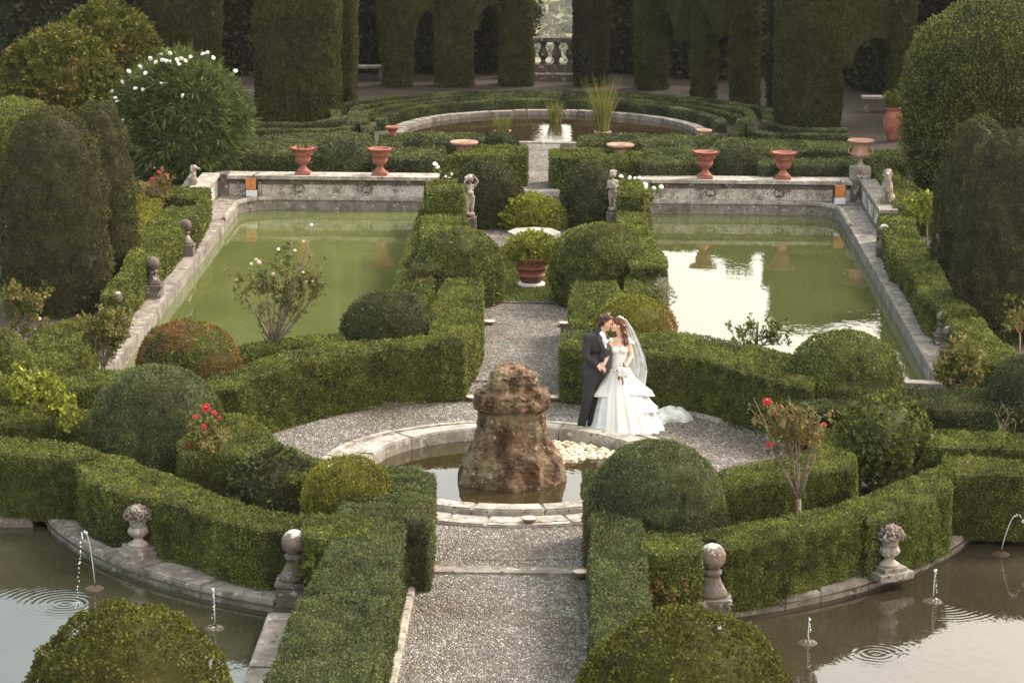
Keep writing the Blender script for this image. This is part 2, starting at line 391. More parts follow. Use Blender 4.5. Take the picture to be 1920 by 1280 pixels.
def hedge_world(name, poly, h, mat, label, group, z0=0., amp=.03, cl=.16, cat='hedge', holes=(), tintf=None, spray=.03, cover=1., parent=None, Ls=None, stretch=None):
    poly = [(p[0], p[1]) for p in poly]
    if area2(poly) < 0: poly = poly[::-1]
    # densify outline and let it wander a little
    out = []
    for i, p in enumerate(poly):
        q = poly[(i+1) % len(poly)]; k = max(1, int(math.dist(p, q)/.35))
        for j in range(k): out.append((p[0]+(q[0]-p[0])*j/k, p[1]+(q[1]-p[1])*j/k))
    P3 = np.array([(x, y, h) for x, y in out]); wv = vnoise(P3, 1.1, 11)*.03
    top = P3.copy(); top[:, 2] += vnoise(P3, .8, 12)*.02; top[:, 0] += wv; bot = top.copy(); bot[:, 2] = z0
    bot[:, :2] += (bot[:, :2]-bot[:, :2].mean(0))*0
    tri = np.array(tessellate_polygon([[Vector(v) for v in top]]))
    T1 = top[tri]; n = np.cross(T1[:, 1]-T1[:, 0], T1[:, 2]-T1[:, 0])[:, 2] < 0; T1[n] = T1[n][:, ::-1]
    k = len(top); i0 = np.arange(k); i1 = (i0+1) % k
    T2 = np.concatenate([np.stack([bot[i0], bot[i1], top[i1]], 1), np.stack([bot[i0], top[i1], top[i0]], 1)])
    T = np.concatenate([T1, T2])
    nn = np.cross(T[:, 1]-T[:, 0], T[:, 2]-T[:, 0]); nn /= np.linalg.norm(nn, axis=1)[:, None]+1e-9
    away = nn[:, 1] > .5
    V, Fq, rnd_shade, tint = leaves_on(T, top[:, 1].mean(), amp, cl, up=.35, holes=holes, tintf=tintf, spray=spray, cover=cover, Ls=Ls, stretch=stretch, wt=np.where(away, .45, 1.))
    c = top.mean(0); ins = .02+amp*.7
    bt = top.copy(); bt[:, 2] -= ins; bb = bot.copy()
    # inset walls
    pr, nx = bt[(i0-1) % k], bt[i1]; tg = nx-pr; nrm = np.stack([-tg[:, 1], tg[:, 0], 0*tg[:, 0]], 1); nrm /= np.linalg.norm(nrm, axis=1)[:, None]+1e-9
    bt += nrm*ins; bb += nrm*ins
    BV = np.concatenate([bt, bb]); side = np.stack([i0+k, i1+k, i1, i0], 1)
    o = assemble(name, BV, [tri, side], V, Fq, rnd_shade, tint, M[mat], parent)
    if parent is None: tag(o, label, cat, group)
    return o
def hedge(poly, label, mat='box', h=.9, group='clipped low box hedges', **kw):
    return hedge_world('clipped_hedge', [P(x, y, h) for x, y in poly], h, mat, label, group, **kw)
def lathe_tris(prof, c, nseg, amp, cl, sq=1., rx=1., ry=1., seed=3, rot=0., nz=40):
    prof = np.array(prof, float)
    d = np.concatenate([[0], np.cumsum(np.hypot(*np.diff(prof, axis=0).T))]); t = np.linspace(0, d[-1], nz)
    R = np.interp(t, d, prof[:, 0]); Z = np.interp(t, d, prof[:, 1])
    a = np.linspace(0, 2*pi, nseg, endpoint=False)
    ca, sa = np.cos(a), np.sin(a)
    if sq != 1.:
        k = (np.abs(ca)**sq+np.abs(sa)**sq)**(-1/sq); ca, sa = ca*k, sa*k
    X = R[:, None]*ca*rx; Yy = R[:, None]*sa*ry
    if rot: X, Yy = X*cos(rot)-Yy*sin(rot), X*sin(rot)+Yy*cos(rot)
    G = np.stack([c[0]+X, c[1]+Yy, np.broadcast_to(c[2]+Z[:, None], X.shape)], -1)
    i, j = np.meshgrid(np.arange(nz-1), np.arange(nseg), indexing='ij'); j1 = (j+1) % nseg
    q = np.stack([i*nseg+j, i*nseg+j1, (i+1)*nseg+j1, (i+1)*nseg+j], -1).reshape(-1, 4)
    return G.reshape(-1, 3), q
def topiary(name, c, prof, mat, label, cat, group, amp=.035, cl=.16, sq=1., rx=1., ry=1., rot=0., holes=(), tintf=None, spray=.03, cover=1., Ls=None, stretch=None, up=.25, nseg=56, nz=40, zcut=None, parent=None, lump=.05, lcl=.6):
    V, Q = lathe_tris(prof, c, nseg, amp, cl, sq, rx, ry, rot=rot, nz=nz)
    cc = np.array([c[0], c[1], 0.]); rad = V-cc; rad[:, 2] = 0; rl = np.linalg.norm(rad, axis=1)[:, None]+1e-6
    V = V+rad/rl*(vnoise(V, 1/lcl, 21)*lump)[:, None]*np.minimum(1, rl/.3)
    T = np.concatenate([V[Q[:, [0, 1, 2]]], V[Q[:, [0, 2, 3]]]])
    nn = np.cross(T[:, 1]-T[:, 0], T[:, 2]-T[:, 0]); nl = np.linalg.norm(nn, axis=1)[:, None]+1e-9
    wt = np.where((nn/nl)[:, 1] > .45, .4, 1.)
    if zcut is not None: wt = wt*np.where(T[:, :, 2].mean(1) > zcut, .12, 1.)
    ok = nl[:, 0] > 1e-7; T = T[ok]; wt = wt[ok]
    LV, LF, rnd_shade, tint = leaves_on(T, c[1], amp, cl, up=up, holes=holes, tintf=tintf, spray=spray, cover=cover, Ls=Ls, stretch=stretch, wt=wt)
    B = V+( -rad/rl*(.02+amp*.7))*np.minimum(1, rl/.2)
    B[:, 2] -= (.015+amp*.6)*np.clip(V[:, 2]/max(.1, V[:, 2].max())*2, 0, 1)
    for hx, hy, hz, hr in holes:      # hollow the body where it has died back
        dv = B-np.array([hx, hy, hz]); dl = np.linalg.norm(dv, axis=1)
        k = np.clip(1-dl/(hr*1.3), 0, 1)[:, None]; B = B-rad/rl*k*hr*.9
    o = assemble(name, B, [Q], LV, LF, rnd_shade, tint, M[mat], parent)
    if parent is None: tag(o, label, cat, group)
    return o
def domeprof(r, h, base=.82, e=2.3):
    """rounded dome: vertical-ish foot, widest at 35 %, round crown"""
    out = []
    zw = h*.36
    for k in range(6):
        t = k/6; out.append((r*(base+(1-base)*sin(t*pi/2)), zw*t))
    for k in range(15):
        t = k/14; a = t*pi/2; out.append((r*abs(cos(a))**(2/e), zw+(h-zw)*abs(sin(a))**(2/e)))
    return out
def dome(px, ytop, h, r, label, mat='box', group='round clipped box domes', e=2.3, base=.82, rx=1., amp=.035, cl=.15, **kw):
    c = P(px, ytop, h); hol = kw.pop('hole', ())
    holes = [tuple(np.array([c[0]+dx*r, c[1]-dy*r, dz*h]))+(hr,) for dx, dy, dz, hr in hol]
    return topiary('box_dome', (c[0], c[1]+.05, 0), domeprof(r, h, base, e), mat, label, 'topiary', group, holes=holes, rx=rx, amp=amp, cl=cl, **kw)

# loose shrubs: rosettes of leaves
def rosettes(cent, axis, per, L, W, spread, sag=0.):
    n = len(cent); idx = np.repeat(np.arange(n), per); rv = rng.normal(size=(len(idx), 3)); rv /= np.linalg.norm(rv, axis=1)[:, None]
    ax = axis[idx]*1.0+rv*spread; ax[:, 2] -= sag*rng.random(len(idx)); ax /= np.linalg.norm(ax, axis=1)[:, None]
    LL = L*(.6+.7*rng.random(len(idx)))
    base = cent[idx]-axis[idx]*(rng.random(len(idx))*L*1.2)[:, None]+rv*L*.12
    V, Fq = leaf_quads(base, ax, LL, LL*W/L)
    r0 = rng.random(n)[idx]*.55+.3*rng.random(len(idx))
    return V, Fq, r0
def dome_points(c, rx, ry, rz, n, zmin=-.3, jit=.12):
    v = rng.normal(size=(n*3, 3)); v /= np.linalg.norm(v, axis=1)[:, None]; v = v[v[:, 2] > zmin][:n]
    f = 1-np.abs(rng.normal(size=len(v)))*jit+vnoise(v, 2.2, 31)*.09
    p = v*np.array([rx, ry, rz])*f[:, None]+np.array(c); ax = v/np.array([rx, ry, rz]); ax /= np.linalg.norm(ax, axis=1)[:, None]
    return p, ax
def branches(bm, base, tips, r0, r1=.006, wob=.12, n=5):
    for t in tips:
        b = Vector(base); t = Vector(t); mid = b.lerp(t, .45)+Vector((random.uniform(-wob, wob), random.uniform(-wob, wob), random.uniform(0, wob)))*(t-b).length
        pts = [b, b.lerp(mid, .5)+Vector((0, 0, .04*(t-b).length)), mid, mid.lerp(t, .55)+Vector((random.uniform(-wob, wob)*.3, 0, .02)), t]
        add_tube(bm, pts, [r0+(r1-r0)*k/4 for k in range(5)], n)

def flower_mesh(r=.05, rings=((5, .35, .95), (6, .8, .6), (7, 1.05, .1)), name='flower'):
    bm = bmesh.new(); add_ball(bm, (0, 0, r*.25), r*.45, 1)
    for n, rr, el in rings:
        for k in range(n):
            a = 2*pi*(k+random.random()*.4)/n; d = Vector((cos(a)*cos(el), sin(a)*cos(el), sin(el)))
            t = Vector((-sin(a), cos(a), 0)); u = d.cross(t)
            b = Vector((0, 0, 0)); ln = r*rr; wd = r*.62
            vs = [bm.verts.new(b+d*x*ln+t*y*wd+u*(.25*ln*(x*x))*-1) for x, y in ((.1, -.3), (.1, .3), (.65, .75), (1., .35), (1., -.35), (.65, -.75))]
            bm.faces.new(vs)
    me = bpy.data.meshes.new(name); bm.to_mesh(me); bm.free(); return me
FL = {}
for k_, mm in (('red', 'petal_red'), ('pink', 'petal_pink'), ('white', 'petal_white'), ('rose', 'petal_rose')):
    FL[k_] = flower_mesh(.06); FL[k_].materials.append(M[mm])

# ================================================================== SETTING
BC = (0., 35.8)      # centre of the round basin
def arc(c, r, a0, a1, n, ry=None):
    return [(c[0]+r*cos(radians(a0+(a1-a0)*i/n)), c[1]+(ry or r)*sin(radians(a0+(a1-a0)*i/n))) for i in range(n+1)]
def ring_pts(n=64, r=1., c=BC): return [(c[0]+r*cos(2*pi*i/n), c[1]+r*sin(2*pi*i/n)) for i in range(n)]
def arc_y(x, r): return BC[1]-sqrt(r*r-x*x)
# front pools (water outline)
a_in = math.degrees(atan2(-sqrt(6.7**2-2.68**2), 2.68)); a_out = math.degrees(atan2(-2.75, sqrt(6.7**2-2.75**2)))
fr = [(2.68, 14)]+arc(BC, 6.7, a_in, a_out, 22)+[(8.6, 33.05), (8.6, 14)]
fl = [(-x, y) for x, y in fr][::-1]
# rectangular pools
def pool(sx):
    p = [(2.36, 42.2)]+[(6.72, 41.4)]+[(6.72, 57.6)]+arc((5.87, 57.6), .85, 0, 90, 8)[1:]+[(2.36, 58.45)]
    return [(sx*x, y) for x, y in (p if sx > 0 else p[::-1])]
rr_, rl_ = pool(1), pool(-1)
pond = arc((.14, 69.75), 3.95, 0, 180, 30)+[(-3.81, 68.6), (-1.1, 67.45), (1.45, 67.45), (4.09, 68.6)]
basin = ring_pts(64, 2.1)

def sheet(name, outer, holes, z, mat, kind='structure', skirt=None):
    """flat sheet with holes, optional walls going down round outer and holes"""
    bm = bmesh.new(); es = []; tops = []
    loops = [outer]+list(holes)
    for lp in loops:
        vs = [bm.verts.new((x, y, z)) for x, y in lp]; tops.append(vs)
        for i in range(len(vs)): es.append(bm.edges.new((vs[i], vs[(i+1) % len(vs)])))
    bmesh.ops.triangle_fill(bm, use_beauty=True, use_dissolve=False, edges=es)
    bm.normal_update()
    for f in bm.faces:
        if f.normal.z < 0: f.normal_flip()
    if skirt is not None:
        for lp, top in zip(loops, tops):
            n = len(lp); bot = [bm.verts.new((x, y, skirt)) for x, y in lp]
            for i in range(n): bm.faces.new((top[i], top[(i+1) % n], bot[(i+1) % n], bot[i]))
        bmesh.ops.recalc_face_normals(bm, faces=bm.faces[:])
    me = bpy.data.meshes.new(name); bm.to_mesh(me); bm.free()
    o = link(name, me, mat)
    if kind: o['kind'] = kind
    return o
sheet('ground', [(-60, 8), (60, 8), (60, 86), (-60, 86)], [fr, fl, rr_, rl_, pond, basin], 0, M['soil'])
# valley and far hillside beyond the garden terrace
def terrain():
    xs = np.concatenate([np.linspace(-4000, -400, 12), np.linspace(-360, 360, 37), np.linspace(400, 4000, 12)])
    ys = np.concatenate([[-300, -50, 0, 40, 80, 84, 88, 100, 140, 200, 300, 420, 560, 700], np.linspace(760, 1600, 24), [2200, 3200, 5000, 8000]])
    X, Y = np.meshgrid(xs, ys); d = np.clip((Y-84)/620, 0, 1)
    Z = -2-78*d**.8+np.where(Y > 700, vnoise(np.stack([X.ravel(), Y.ravel(), X.ravel()*0], 1), 1/220, 3).reshape(X.shape)*6, 0)
    Z += np.clip((Y-2500)/5500, 0, 1)*150
    V = np.stack([X.ravel(), Y.ravel(), Z.ravel()], 1); nx = len(xs); i, j = np.meshgrid(np.arange(len(ys)-1), np.arange(nx-1), indexing='ij')
    q = np.stack([i*nx+j, i*nx+j+1, (i+1)*nx+j+1, (i+1)*nx+j], -1).reshape(-1, 4)
    return link('terrain', npmesh('terrain', V, q, True), simple('valley_grass', (.10, .11, .055), (.17, .17, .09), .02, .95, 0))
terrain()['kind'] = 'structure'

def path_sheet(name, poly, z, mat): return sheet(name, poly, [], z, mat)
# gravel: near path, round platform, middle path, plaza, far path
gc = ring_pts(96, 4.2)
sheet('gravel_path', [(-1.04, 14), (1.04, 14), (1.04, 32.3), (-1.04, 32.3)], [], .008, M['gravel'])
sheet('gravel_path', gc, [ring_pts(96, 2.62)], .012, M['gravel'])
sheet('gravel_path', [(-.95, 39.6), (.84, 39.6), (.84, 47.3), (-.95, 47.3)], [], .016, M['gravel'])
sheet('gravel_path', ring_pts(48, 2.3, (0, 55.2)), [], .008, M['gravel'])
sheet('gravel_path', [(-.45, 59.75), (.42, 59.75), (.42, 67.), (-.45, 67.)], [], .10, M['gravel'], skirt=0.)
sheet('lawn', [(-1.3, 47.42), (1.3, 47.42), (1.75, 53.), (-1.75, 53.)], [], .02, simple('lawn_soil', (.07, .075, .03), (.13, .14, .055), 3, .9, .5, .02))
def blades():
    n = 52000; p = np.stack([rng.uniform(-1.6, 1.6, n), rng.uniform(47.45, 52.9, n), np.full(n, .02)], 1)
    ax = rng.normal(size=(n, 3))*.45; ax[:, 2] = 1; ax /= np.linalg.norm(ax, axis=1)[:, None]
    V, Fq = leaf_quads(p, ax, .045*(.6+.8*rng.random(n)), .018)
    dry = np.clip(vnoise(p, .9, 4)*1.2, 0, .35)
    o = assemble('grass', np.zeros((0, 3)), [], V, Fq, rng.random(n), dry, M['grassblade'])
    tag(o, 'short patchy grass round the potted shrub on the axis', kind='stuff')
blades()
def litter():
    n = 900; a = rng.uniform(0, 2*pi, n); rr = rng.uniform(2.9, 4.15, n)**1; x = rr*cos(1)*0+rr*np.cos(a); y = 35.8+rr*np.sin(a)
    x[:500] = rng.choice([-1, 1], 500)*(1.0-np.abs(rng.normal(size=500))*.16); y[:500] = rng.uniform(22, 32.4, 500)
    x[500:640] = rng.choice([-1, 1], 140)*(.86-np.abs(rng.normal(size=140))*.12); y[500:640] = rng.uniform(40, 47, 140)
    p = np.stack([x, y, np.full(n, .03)], 1); ax = rng.normal(size=(n, 3)); ax[:, 2] *= .15; ax /= np.linalg.norm(ax, axis=1)[:, None]
    V, Fq = leaf_quads(p, ax, .03*(.6+.8*rng.random(n)), .02); V[:, 2] = np.maximum(V[:, 2], .02)
    o = assemble('fallen_leaves', np.zeros((0, 3)), [], V, Fq, rng.random(n), rng.random(n)*.8, M['moss']); tag(o, 'small fallen leaves scattered along the path edges', kind='stuff')
litter()
sheet('arcade_floor', [(-30, 78), (-12, 74), (-9.4, 72), (-7, 78.5), (7, 78.5), (9.6, 71), (8.2, 60), (30, 60), (30, 85.9), (-30, 85.9)], [], .006, simple('brown_gravel', (.026, .018, .014), (.05, .035, .028), 3, .95, .5, .02))

# water
d1 = P(128, 1130, -.07); d2 = P(400, 1178, -.07); d3 = P(1395+40, 1120, -.07)
j_r1 = P(1515, 1195, -.07); j_r2 = P(1750, 1125, -.07); jl0 = P(10, 1000, -.07); jl1 = P(178, 1092, -.07); jr3 = P(1878, 1028, -.07)
sheet('water', [(x*1.0, y) for x, y in fl], [], -.07, water('brown_pool_left', (.027, .026, .016), (.045, .043, .027), [(d1[0], d1[1], -.07, .007, 1.3), (d2[0], d2[1], -.07, .010, .5), (P(75, 1005, -.07)[0], P(75, 1005, -.07)[1], -.07, .010, .4)], .05))
sheet('water', fr, [], -.07, water('brown_pool_right', (.024, .019, .012), (.040, .033, .022), [(P(1765, 1128, -.07)[0], P(1765, 1128, -.07)[1], -.07, .010, .9), (j_r1[0], j_r1[1], -.07, .010, .4), (P(1540, 1195, -.07)[0]+.6, P(1540, 1195, -.07)[1]-.5, -.07, .006, .7)], .05))
sheet('water', rl_, [], -.20, water('green_pool_left', (.080, .095, .030), (.108, .120, .042), [], .06, 1.5))
sheet('water', rr_, [], -.20, water('green_pool_right', (.060, .070, .024), (.075, .083, .03), [], .025, 1.7))
sheet('water', pond, [], -.05, water('lily_pond', (.025, .016, .010), (.04, .028, .016), [], .08, 1.4))
sheet('water', basin, [], -.06, water('basin_water', (.028, .020, .009), (.04, .03, .014), [], .03, 1.6))

def offset_slab(name, outer, hole, z, mat, down, label, cat='coping', group=None):
    o = sheet(name, outer, [hole], z, mat, kind=None, skirt=down)
    tag(o, label, cat, group); return o
def band(name, inner, outer, z0, z1, mat, label, cat, group=None, lip=0):
    """closed or open stone band between two matching polylines, with joint grooves every few stones"""
    bm = bmesh.new(); n = len(inner)
    prev = None
    for i in range(n):
        (a, b), (c, d) = inner[i], outer[i]
        z = z1+random.uniform(-.006, .006)
        q = [bm.verts.new((a, b, z0)), bm.verts.new((a, b, z)), bm.verts.new((c, d, z)), bm.verts.new((c, d, z0))]
        if prev:
            for k in range(4): bm.faces.new((prev[k], q[k], q[(k+1) % 4], prev[(k+1) % 4]))
        else: bm.faces.new(q)
        prev = q
    bm.faces.new(prev[::-1])
    bmesh.ops.recalc_face_normals(bm, faces=bm.faces[:])
    es = [e for e in bm.edges if abs(e.verts[0].co.z-z1) < .02 and abs(e.verts[1].co.z-z1) < .02 and e.calc_face_angle(0) > .8]
    bmesh.ops.bevel(bm, geom=es, offset=.018, segments=2, affect='EDGES')
    o = bmobj(name, bm, M[mat]); tag(o, label, cat, group); return o
def blocks(name, inner, outer, z0, z1, mat, label, cat, per=3, gap=.008, group=None):
    """row of stone blocks: parts would be patterns, so one mesh"""
    bm = bmesh.new(); n = len(inner)
    i = 0
    while i < n-1:
        j = min(n-1, i+per+random.choice((-1, 0, 1)) if per > 1 else i+1); j = max(j, i+1)
        dz = random.uniform(-.008, .008)
        ii = [Vector((*inner[k], 0)) for k in range(i, j+1)]; oo = [Vector((*outer[k], 0)) for k in range(i, j+1)]
        t = (ii[1]-ii[0]).normalized()*gap; t2 = (ii[-1]-ii[-2]).normalized()*gap
        ii[0] += t; oo[0] += t; ii[-1] -= t2; oo[-1] -= t2
        prev = None; fs0 = len(bm.faces)
        nv = []
        for a, b in zip(ii, oo):
            q = [bm.verts.new((a.x, a.y, z0)), bm.verts.new((a.x, a.y, z1+dz)), bm.verts.new((b.x, b.y, z1+dz)), bm.verts.new((b.x, b.y, z0))]
            nv += q
            if prev:
                for k in range(4): bm.faces.new((prev[k], q[k], q[(k+1) % 4], prev[(k+1) % 4]))
            else: bm.faces.new(q)
            prev = q
        bm.faces.new(prev[::-1])
        i = j
    bmesh.ops.recalc_face_normals(bm, faces=bm.faces[:])
    es = [e for e in bm.edges if e.verts[0].co.z > z0+.02 and e.verts[1].co.z > z0+.02 and e.calc_face_angle(0) > .8]
    bmesh.ops.bevel(bm, geom=es, offset=min(.02, (z1-z0)*.3), segments=2, affect='EDGES')
    o = bmobj(name, bm, M[mat]); tag(o, label, cat, group); return o
def circ(r, n=60, c=BC, a0=0, a1=360): return arc(c, r, a0, a1, n)
# round basin: rim, flat stone ring, outer tooled ring
r = empty('round_basin', (0, 35.8, 0), 'round stone fountain basin in the middle of the garden', 'basin')
def sub(o, nm):
    o.name = nm; o.parent = r; o.matrix_parent_inverse = Matrix.Translation((0, -35.8, 0))
    for k in ('label', 'category'):
        if k in o: del o[k]
sub(blocks('rim', circ(2.04), circ(2.34), -.55, .13, 'stonelight', 'x', 'x', 5, .008), 'rim')
sub(blocks('flat_ring', circ(2.345), circ(2.66), -.1, .04, 'stonelight', 'x', 'x', 3, .005), 'flat_ring')
sub(blocks('edging_ring', circ(2.665), circ(2.80), -.1, .055, 'stonelight', 'x', 'x', 4, .005), 'edging_ring')
# kerb round the gravel circle (back half, then the sides)
blocks('path_kerb', arc(BC, 4.20, 14, 166, 44)[::1], arc(BC, 4.30, 14, 166, 44), -.1, .07, 'stonelight', 'thin curved pale stone kerb at the back of the round gravel path', 'kerb', 4)
blocks('path_kerb', [(-1.04, 14+i) for i in range(18)], [(-1.14, 14+i) for i in range(18)], -.1, .07, 'stonelight', 'thin straight stone kerb along the left of the near path', 'kerb', 2)
blocks('path_kerb', [(1.04, 14+i) for i in range(18)], [(1.10, 14+i) for i in range(18)], -.1, .06, 'stonelight', 'thin straight stone kerb along the right of the near path', 'kerb', 2)
blocks('path_kerb', [(-.95, 40.2+i) for i in range(8)], [(-1.03, 40.2+i) for i in range(8)], -.1, .06, 'stone', 'low kerb on the left of the path behind the fountain', 'kerb', 2)
blocks('path_band', [(-1.02, 31.0), (-.4, 31.0), (.5, 31.), (1.03, 31.0)], [(-1.02, 31.3), (-.4, 31.3), (.5, 31.3), (1.03, 31.3)], -.05, .03, 'stone', 'grey tooled stone strip crossing the near path between two lamps', 'paving strip', 9)
blocks('path_band', [(-.92, 47.3), (0, 47.32), (.82, 47.3)], [(-.92, 47.42), (0, 47.44), (.82, 47.42)], -.05, .05, 'stonedark', 'thin dark stone edging between gravel and grass', 'edging', 1)
blocks('path_band', [(-.93, 41.1), (0, 41.12), (.82, 41.1)], [(-.93, 41.16), (0, 41.18), (.82, 41.16)], -.05, .03, 'stonedark', 'thin dark stone strip across the path just behind the fountain', 'paving strip', 1)
s = blocks('stone_step', [(-.5, 59.45), (0, 59.45), (.48, 59.45)], [(-.5, 59.75), (0, 59.75), (.48, 59.75)], -.05, .11, 'stonelight', 'low stone step at the start of the far narrow path', 'step', 2)

# front pool copings
for sx, nm in ((-1, 'left'), (1, 'right')):
    ain = math.degrees(atan2(-sqrt(6.15**2-2.72**2), 2.72)); aout = math.degrees(atan2(-2.6, sqrt(6.15**2-2.6**2)))
    A = arc(BC, 6.66, a_in+.3, a_out, 18); B = arc(BC, 6.18, a_in+.3, a_out, 18)
    A = [(sx*x, y) for x, y in A]; B = [(sx*x, y) for x, y in B]
    blocks('pool_coping', B, A, -1.0, .06, 'stone', 'curved weathered coping of the %s front pool below the curved hedge' % nm, 'coping', 3)
    xi = 2.27
    blocks('pool_coping', [(sx*xi, 14+i*1.9) for i in range(9)], [(sx*2.70, 14+i*1.9) for i in range(9)], -1.0, .10, 'stone', 'straight lichen-covered pool edge along the %s front pool, path side' % nm, 'coping', 1)
    blocks('pool_coping', [(sx*(6.25+i*.8), 33.45) for i in range(4)], [(sx*(6.25+i*.8), 33.02) for i in range(4)], -1.0, .02, 'stonedark', 'dark straight back edge of the %s front pool' % nm, 'coping', 1)
    sheet('pool_bed', (fr if sx > 0 else fl), [], -.95, M['soil'])

# rectangular pool surrounds
def frame(sx, nm):
    wt = rr_ if sx > 0 else rl_
    o = [(sx*2.2, 41.7), (sx*7.24, 41.1), (sx*7.24, 58.78), (sx*2.2, 58.78)]
    ob = sheet('pool_surround', o, [[(x*(1) , y) for x, y in wt]], .06, M['stone'], kind=None, skirt=-.9)
    tag(ob, 'wide stone surround of the %s rectangular green pool' % nm, 'pool edge')
    # raised lip at the back, following the rounded corner
    lip_in = [(sx*2.4, 58.42)]+[(sx*x, y) for x, y in arc((5.87, 57.6), .82, 90, 0, 8)]+[(sx*6.69, 55.6)]
    lip_out = [(sx*2.4, 58.52)]+[(sx*x, y) for x, y in arc((5.87, 57.6), .92, 90, 0, 8)]+[(sx*6.79, 55.6)]
    blocks('pool_lip', lip_in, lip_out, .03, .11, 'stonelight', 'moulded stone lip round the far corner of the %s green pool' % nm, 'coping', 3)
    # back wall: mosaic face, frieze, coping
    r = empty('back_wall', (sx*4.8, 58.9, 0), 'low wall faced with white pebble mosaic behind the %s green pool' % nm, 'garden wall')
    x0, x1 = 2.3, 7.05
    def wb(nm2, za, zb, ya, yb, mat, xa=x0, xb=x1):
        bm = bmesh.new(); add_box(bm, (0, (ya+yb)/2-58.9, (za+zb)/2), (xb-xa, yb-ya, zb-za), bev=.008); b = bmobj(nm2, bm, M[mat], r); b.location.x = sx*((xa+xb)/2-4.8); return b
    wb('mosaic_panel', 0, .33, 58.79, 59.2, 'mosaic'); wb('frieze', .331, .45, 58.76, 59.21, 'stonedark'); wb('coping', .451, .535, 58.66, 59.3, 'stonelight', x0-.03, x1+.02)
    wb('plinth', 0.0, .07, 58.74, 58.785, 'stone')
    for xx in (5.44-4.8, 3.9-4.8):
        # scroll bracket reliefs below the urns
        bm = bmesh.new()
        for s_ in (-1, 1):
            pts = [(s_*(.02+.09*sin(t)), -.13, .24+.09*cos(t)) for t in [k*.55 for k in range(8)]]
            add_tube(bm, pts, .014, 6)
        add_ball(bm, (0, -.12, .17), .03, 1); add_ball(bm, (0, -.12, .29), .025, 1)
        b = bmobj('scroll_relief', bm, M['stonedark'], r, True); b.location.x = sx*xx
    bm = bmesh.new(); add_box(bm, (0, 0, .28), (.34, .5, .56), bev=.012); b = bmobj('end_pier', bm, M['stonedark'], r); b.location = (sx*(7.22-4.8), 0.02, 0)
    # side wall
    wl, wc = (4.0, 56.6) if sx > 0 else (2.2, 57.5)
    r2 = empty('side_wall', (sx*7.42, wc, 0), 'raised side wall with panels by the far outer corner of the %s green pool' % nm, 'garden wall')
    bm = bmesh.new(); add_box(bm, (0, 0, .26), (.30, wl, .52), bev=.01); bmobj('wall', bm, M['stone'], r2)
    bm = bmesh.new(); add_box(bm, (0, 0, .56), (.40, wl+.1, .08), bev=.012); bmobj('coping', bm, M['stonelight'] if sx < 0 else M['stone'], r2)
    for k in range(3 if sx > 0 else 1):
        bm = bmesh.new(); add_box(bm, (-sx*.155, (-1.3 if sx > 0 else 0)+k*1.2, .28), (.02, .95, .26), bev=.006); bmobj('panel', bm, M['mosaic'], r2)
frame(-1, 'left'); frame(1, 'right')
sheet('pool_bed', rl_, [], -.88, M['soil']); sheet('pool_bed', rr_, [], -.88, M['soil'])
sheet('pool_bed', pond, [], -.6, M['soil']); sheet('pool_bed', basin, [], -.5, M['soil'])
# pond rim
blocks('pond_rim', arc((.14, 69.75), 3.93, -12, 192, 40), arc((.14, 69.75), 4.25, -12, 192, 40), -.6, .07, 'stone', 'curved mottled stone rim round the back of the lily pond', 'pond rim', 2)
blocks('pond_rim', [(-1.3, 67.2), (0, 67.2), (1.6, 67.2)], [(-1.3, 67.48), (0, 67.48), (1.6, 67.48)], -.6, .10, 'stone', 'straight front lip of the lily pond at the end of the path', 'pond rim', 2)

# ================================================================== HEDGES
G1 = 'clipped hedges curving along the front pools'
hedge([(137,863),(160,854),(185,850),(218,853),(250,859),(265,872),(300,885),(350,900),(425,935),(502,958),(571,965),(571,985),(568,992),(532,992),(485,992),(413,974),(359,953),(305,942),(287,931),(223,924),(169,903)],
      'long curved hedge above the left front pool, behind the stone fruit basket', group=G1, h=.82)
hedge([(572,966),(640,966),(700,976),(686,1008),(640,1010),(572,1004)], 'block-shaped hedge right of the left stone ball, in front of the yellow dome', group=G1)
hedge([(1203,997),(1311,997),(1312,1034),(1207,1034)], 'block-shaped hedge just left of the right stone ball', group=G1)
hedge([(1312,1000),(1339,1007),(1357,1026),(1416,1021),(1513,996),(1600,972),(1625,964),(1634,972),(1704,957),(1750,938),(1783,921),(1783,892),(1765,876),(1729,888),(1639,924),(1546,953),(1438,974),(1363,989),(1316,994)],
      'long curved hedge above the right front pool, behind the stone fruit basket', group=G1, h=.82)
G2 = 'straight low hedges of the outer beds'
hedge([(1768,856),(1850,860),(1975,868),(1975,892),(1850,888),(1790,886)], 'low hedge at the right edge beyond the far stone ball', group=G2)
hedge([(-50,818),(75,825),(142,832),(195,848),(140,860),(50,853),(-50,843)], 'low hedge at the left edge behind the arching water jet', group=G2)
hedge([(-50,760),(150,767),(178,777),(178,805),(75,800),(-50,794)], 'low hedge strip at the left edge, second from the front', group=G2, h=.8)
hedge([(-50,700),(85,695),(262,695),(262,727),(95,728),(-50,722)], 'low hedge strip at the left edge, third from the front beside the big dome', group=G2, h=.85)
hedge([(1480,752),(1590,750),(1700,727),(1860,730),(1975,752),(1975,775),(1735,765),(1590,770),(1500,767)], 'long low hedge in front of the right pool behind the loose round bush', 'boxdark', group=G2, h=.85)
hedge([(1740,806),(1975,814),(1975,842),(1775,837),(1730,832)], 'low hedge strip at the right edge behind the bare rose', group=G2, h=.8)
hedge([(1515,818),(1560,802),(1610,800),(1610,842),(1560,846),(1530,838)], 'short rounded hedge end left of the loose round bush', group=G2, h=.7)
G3 = 'curved hedges round the circular gravel path'
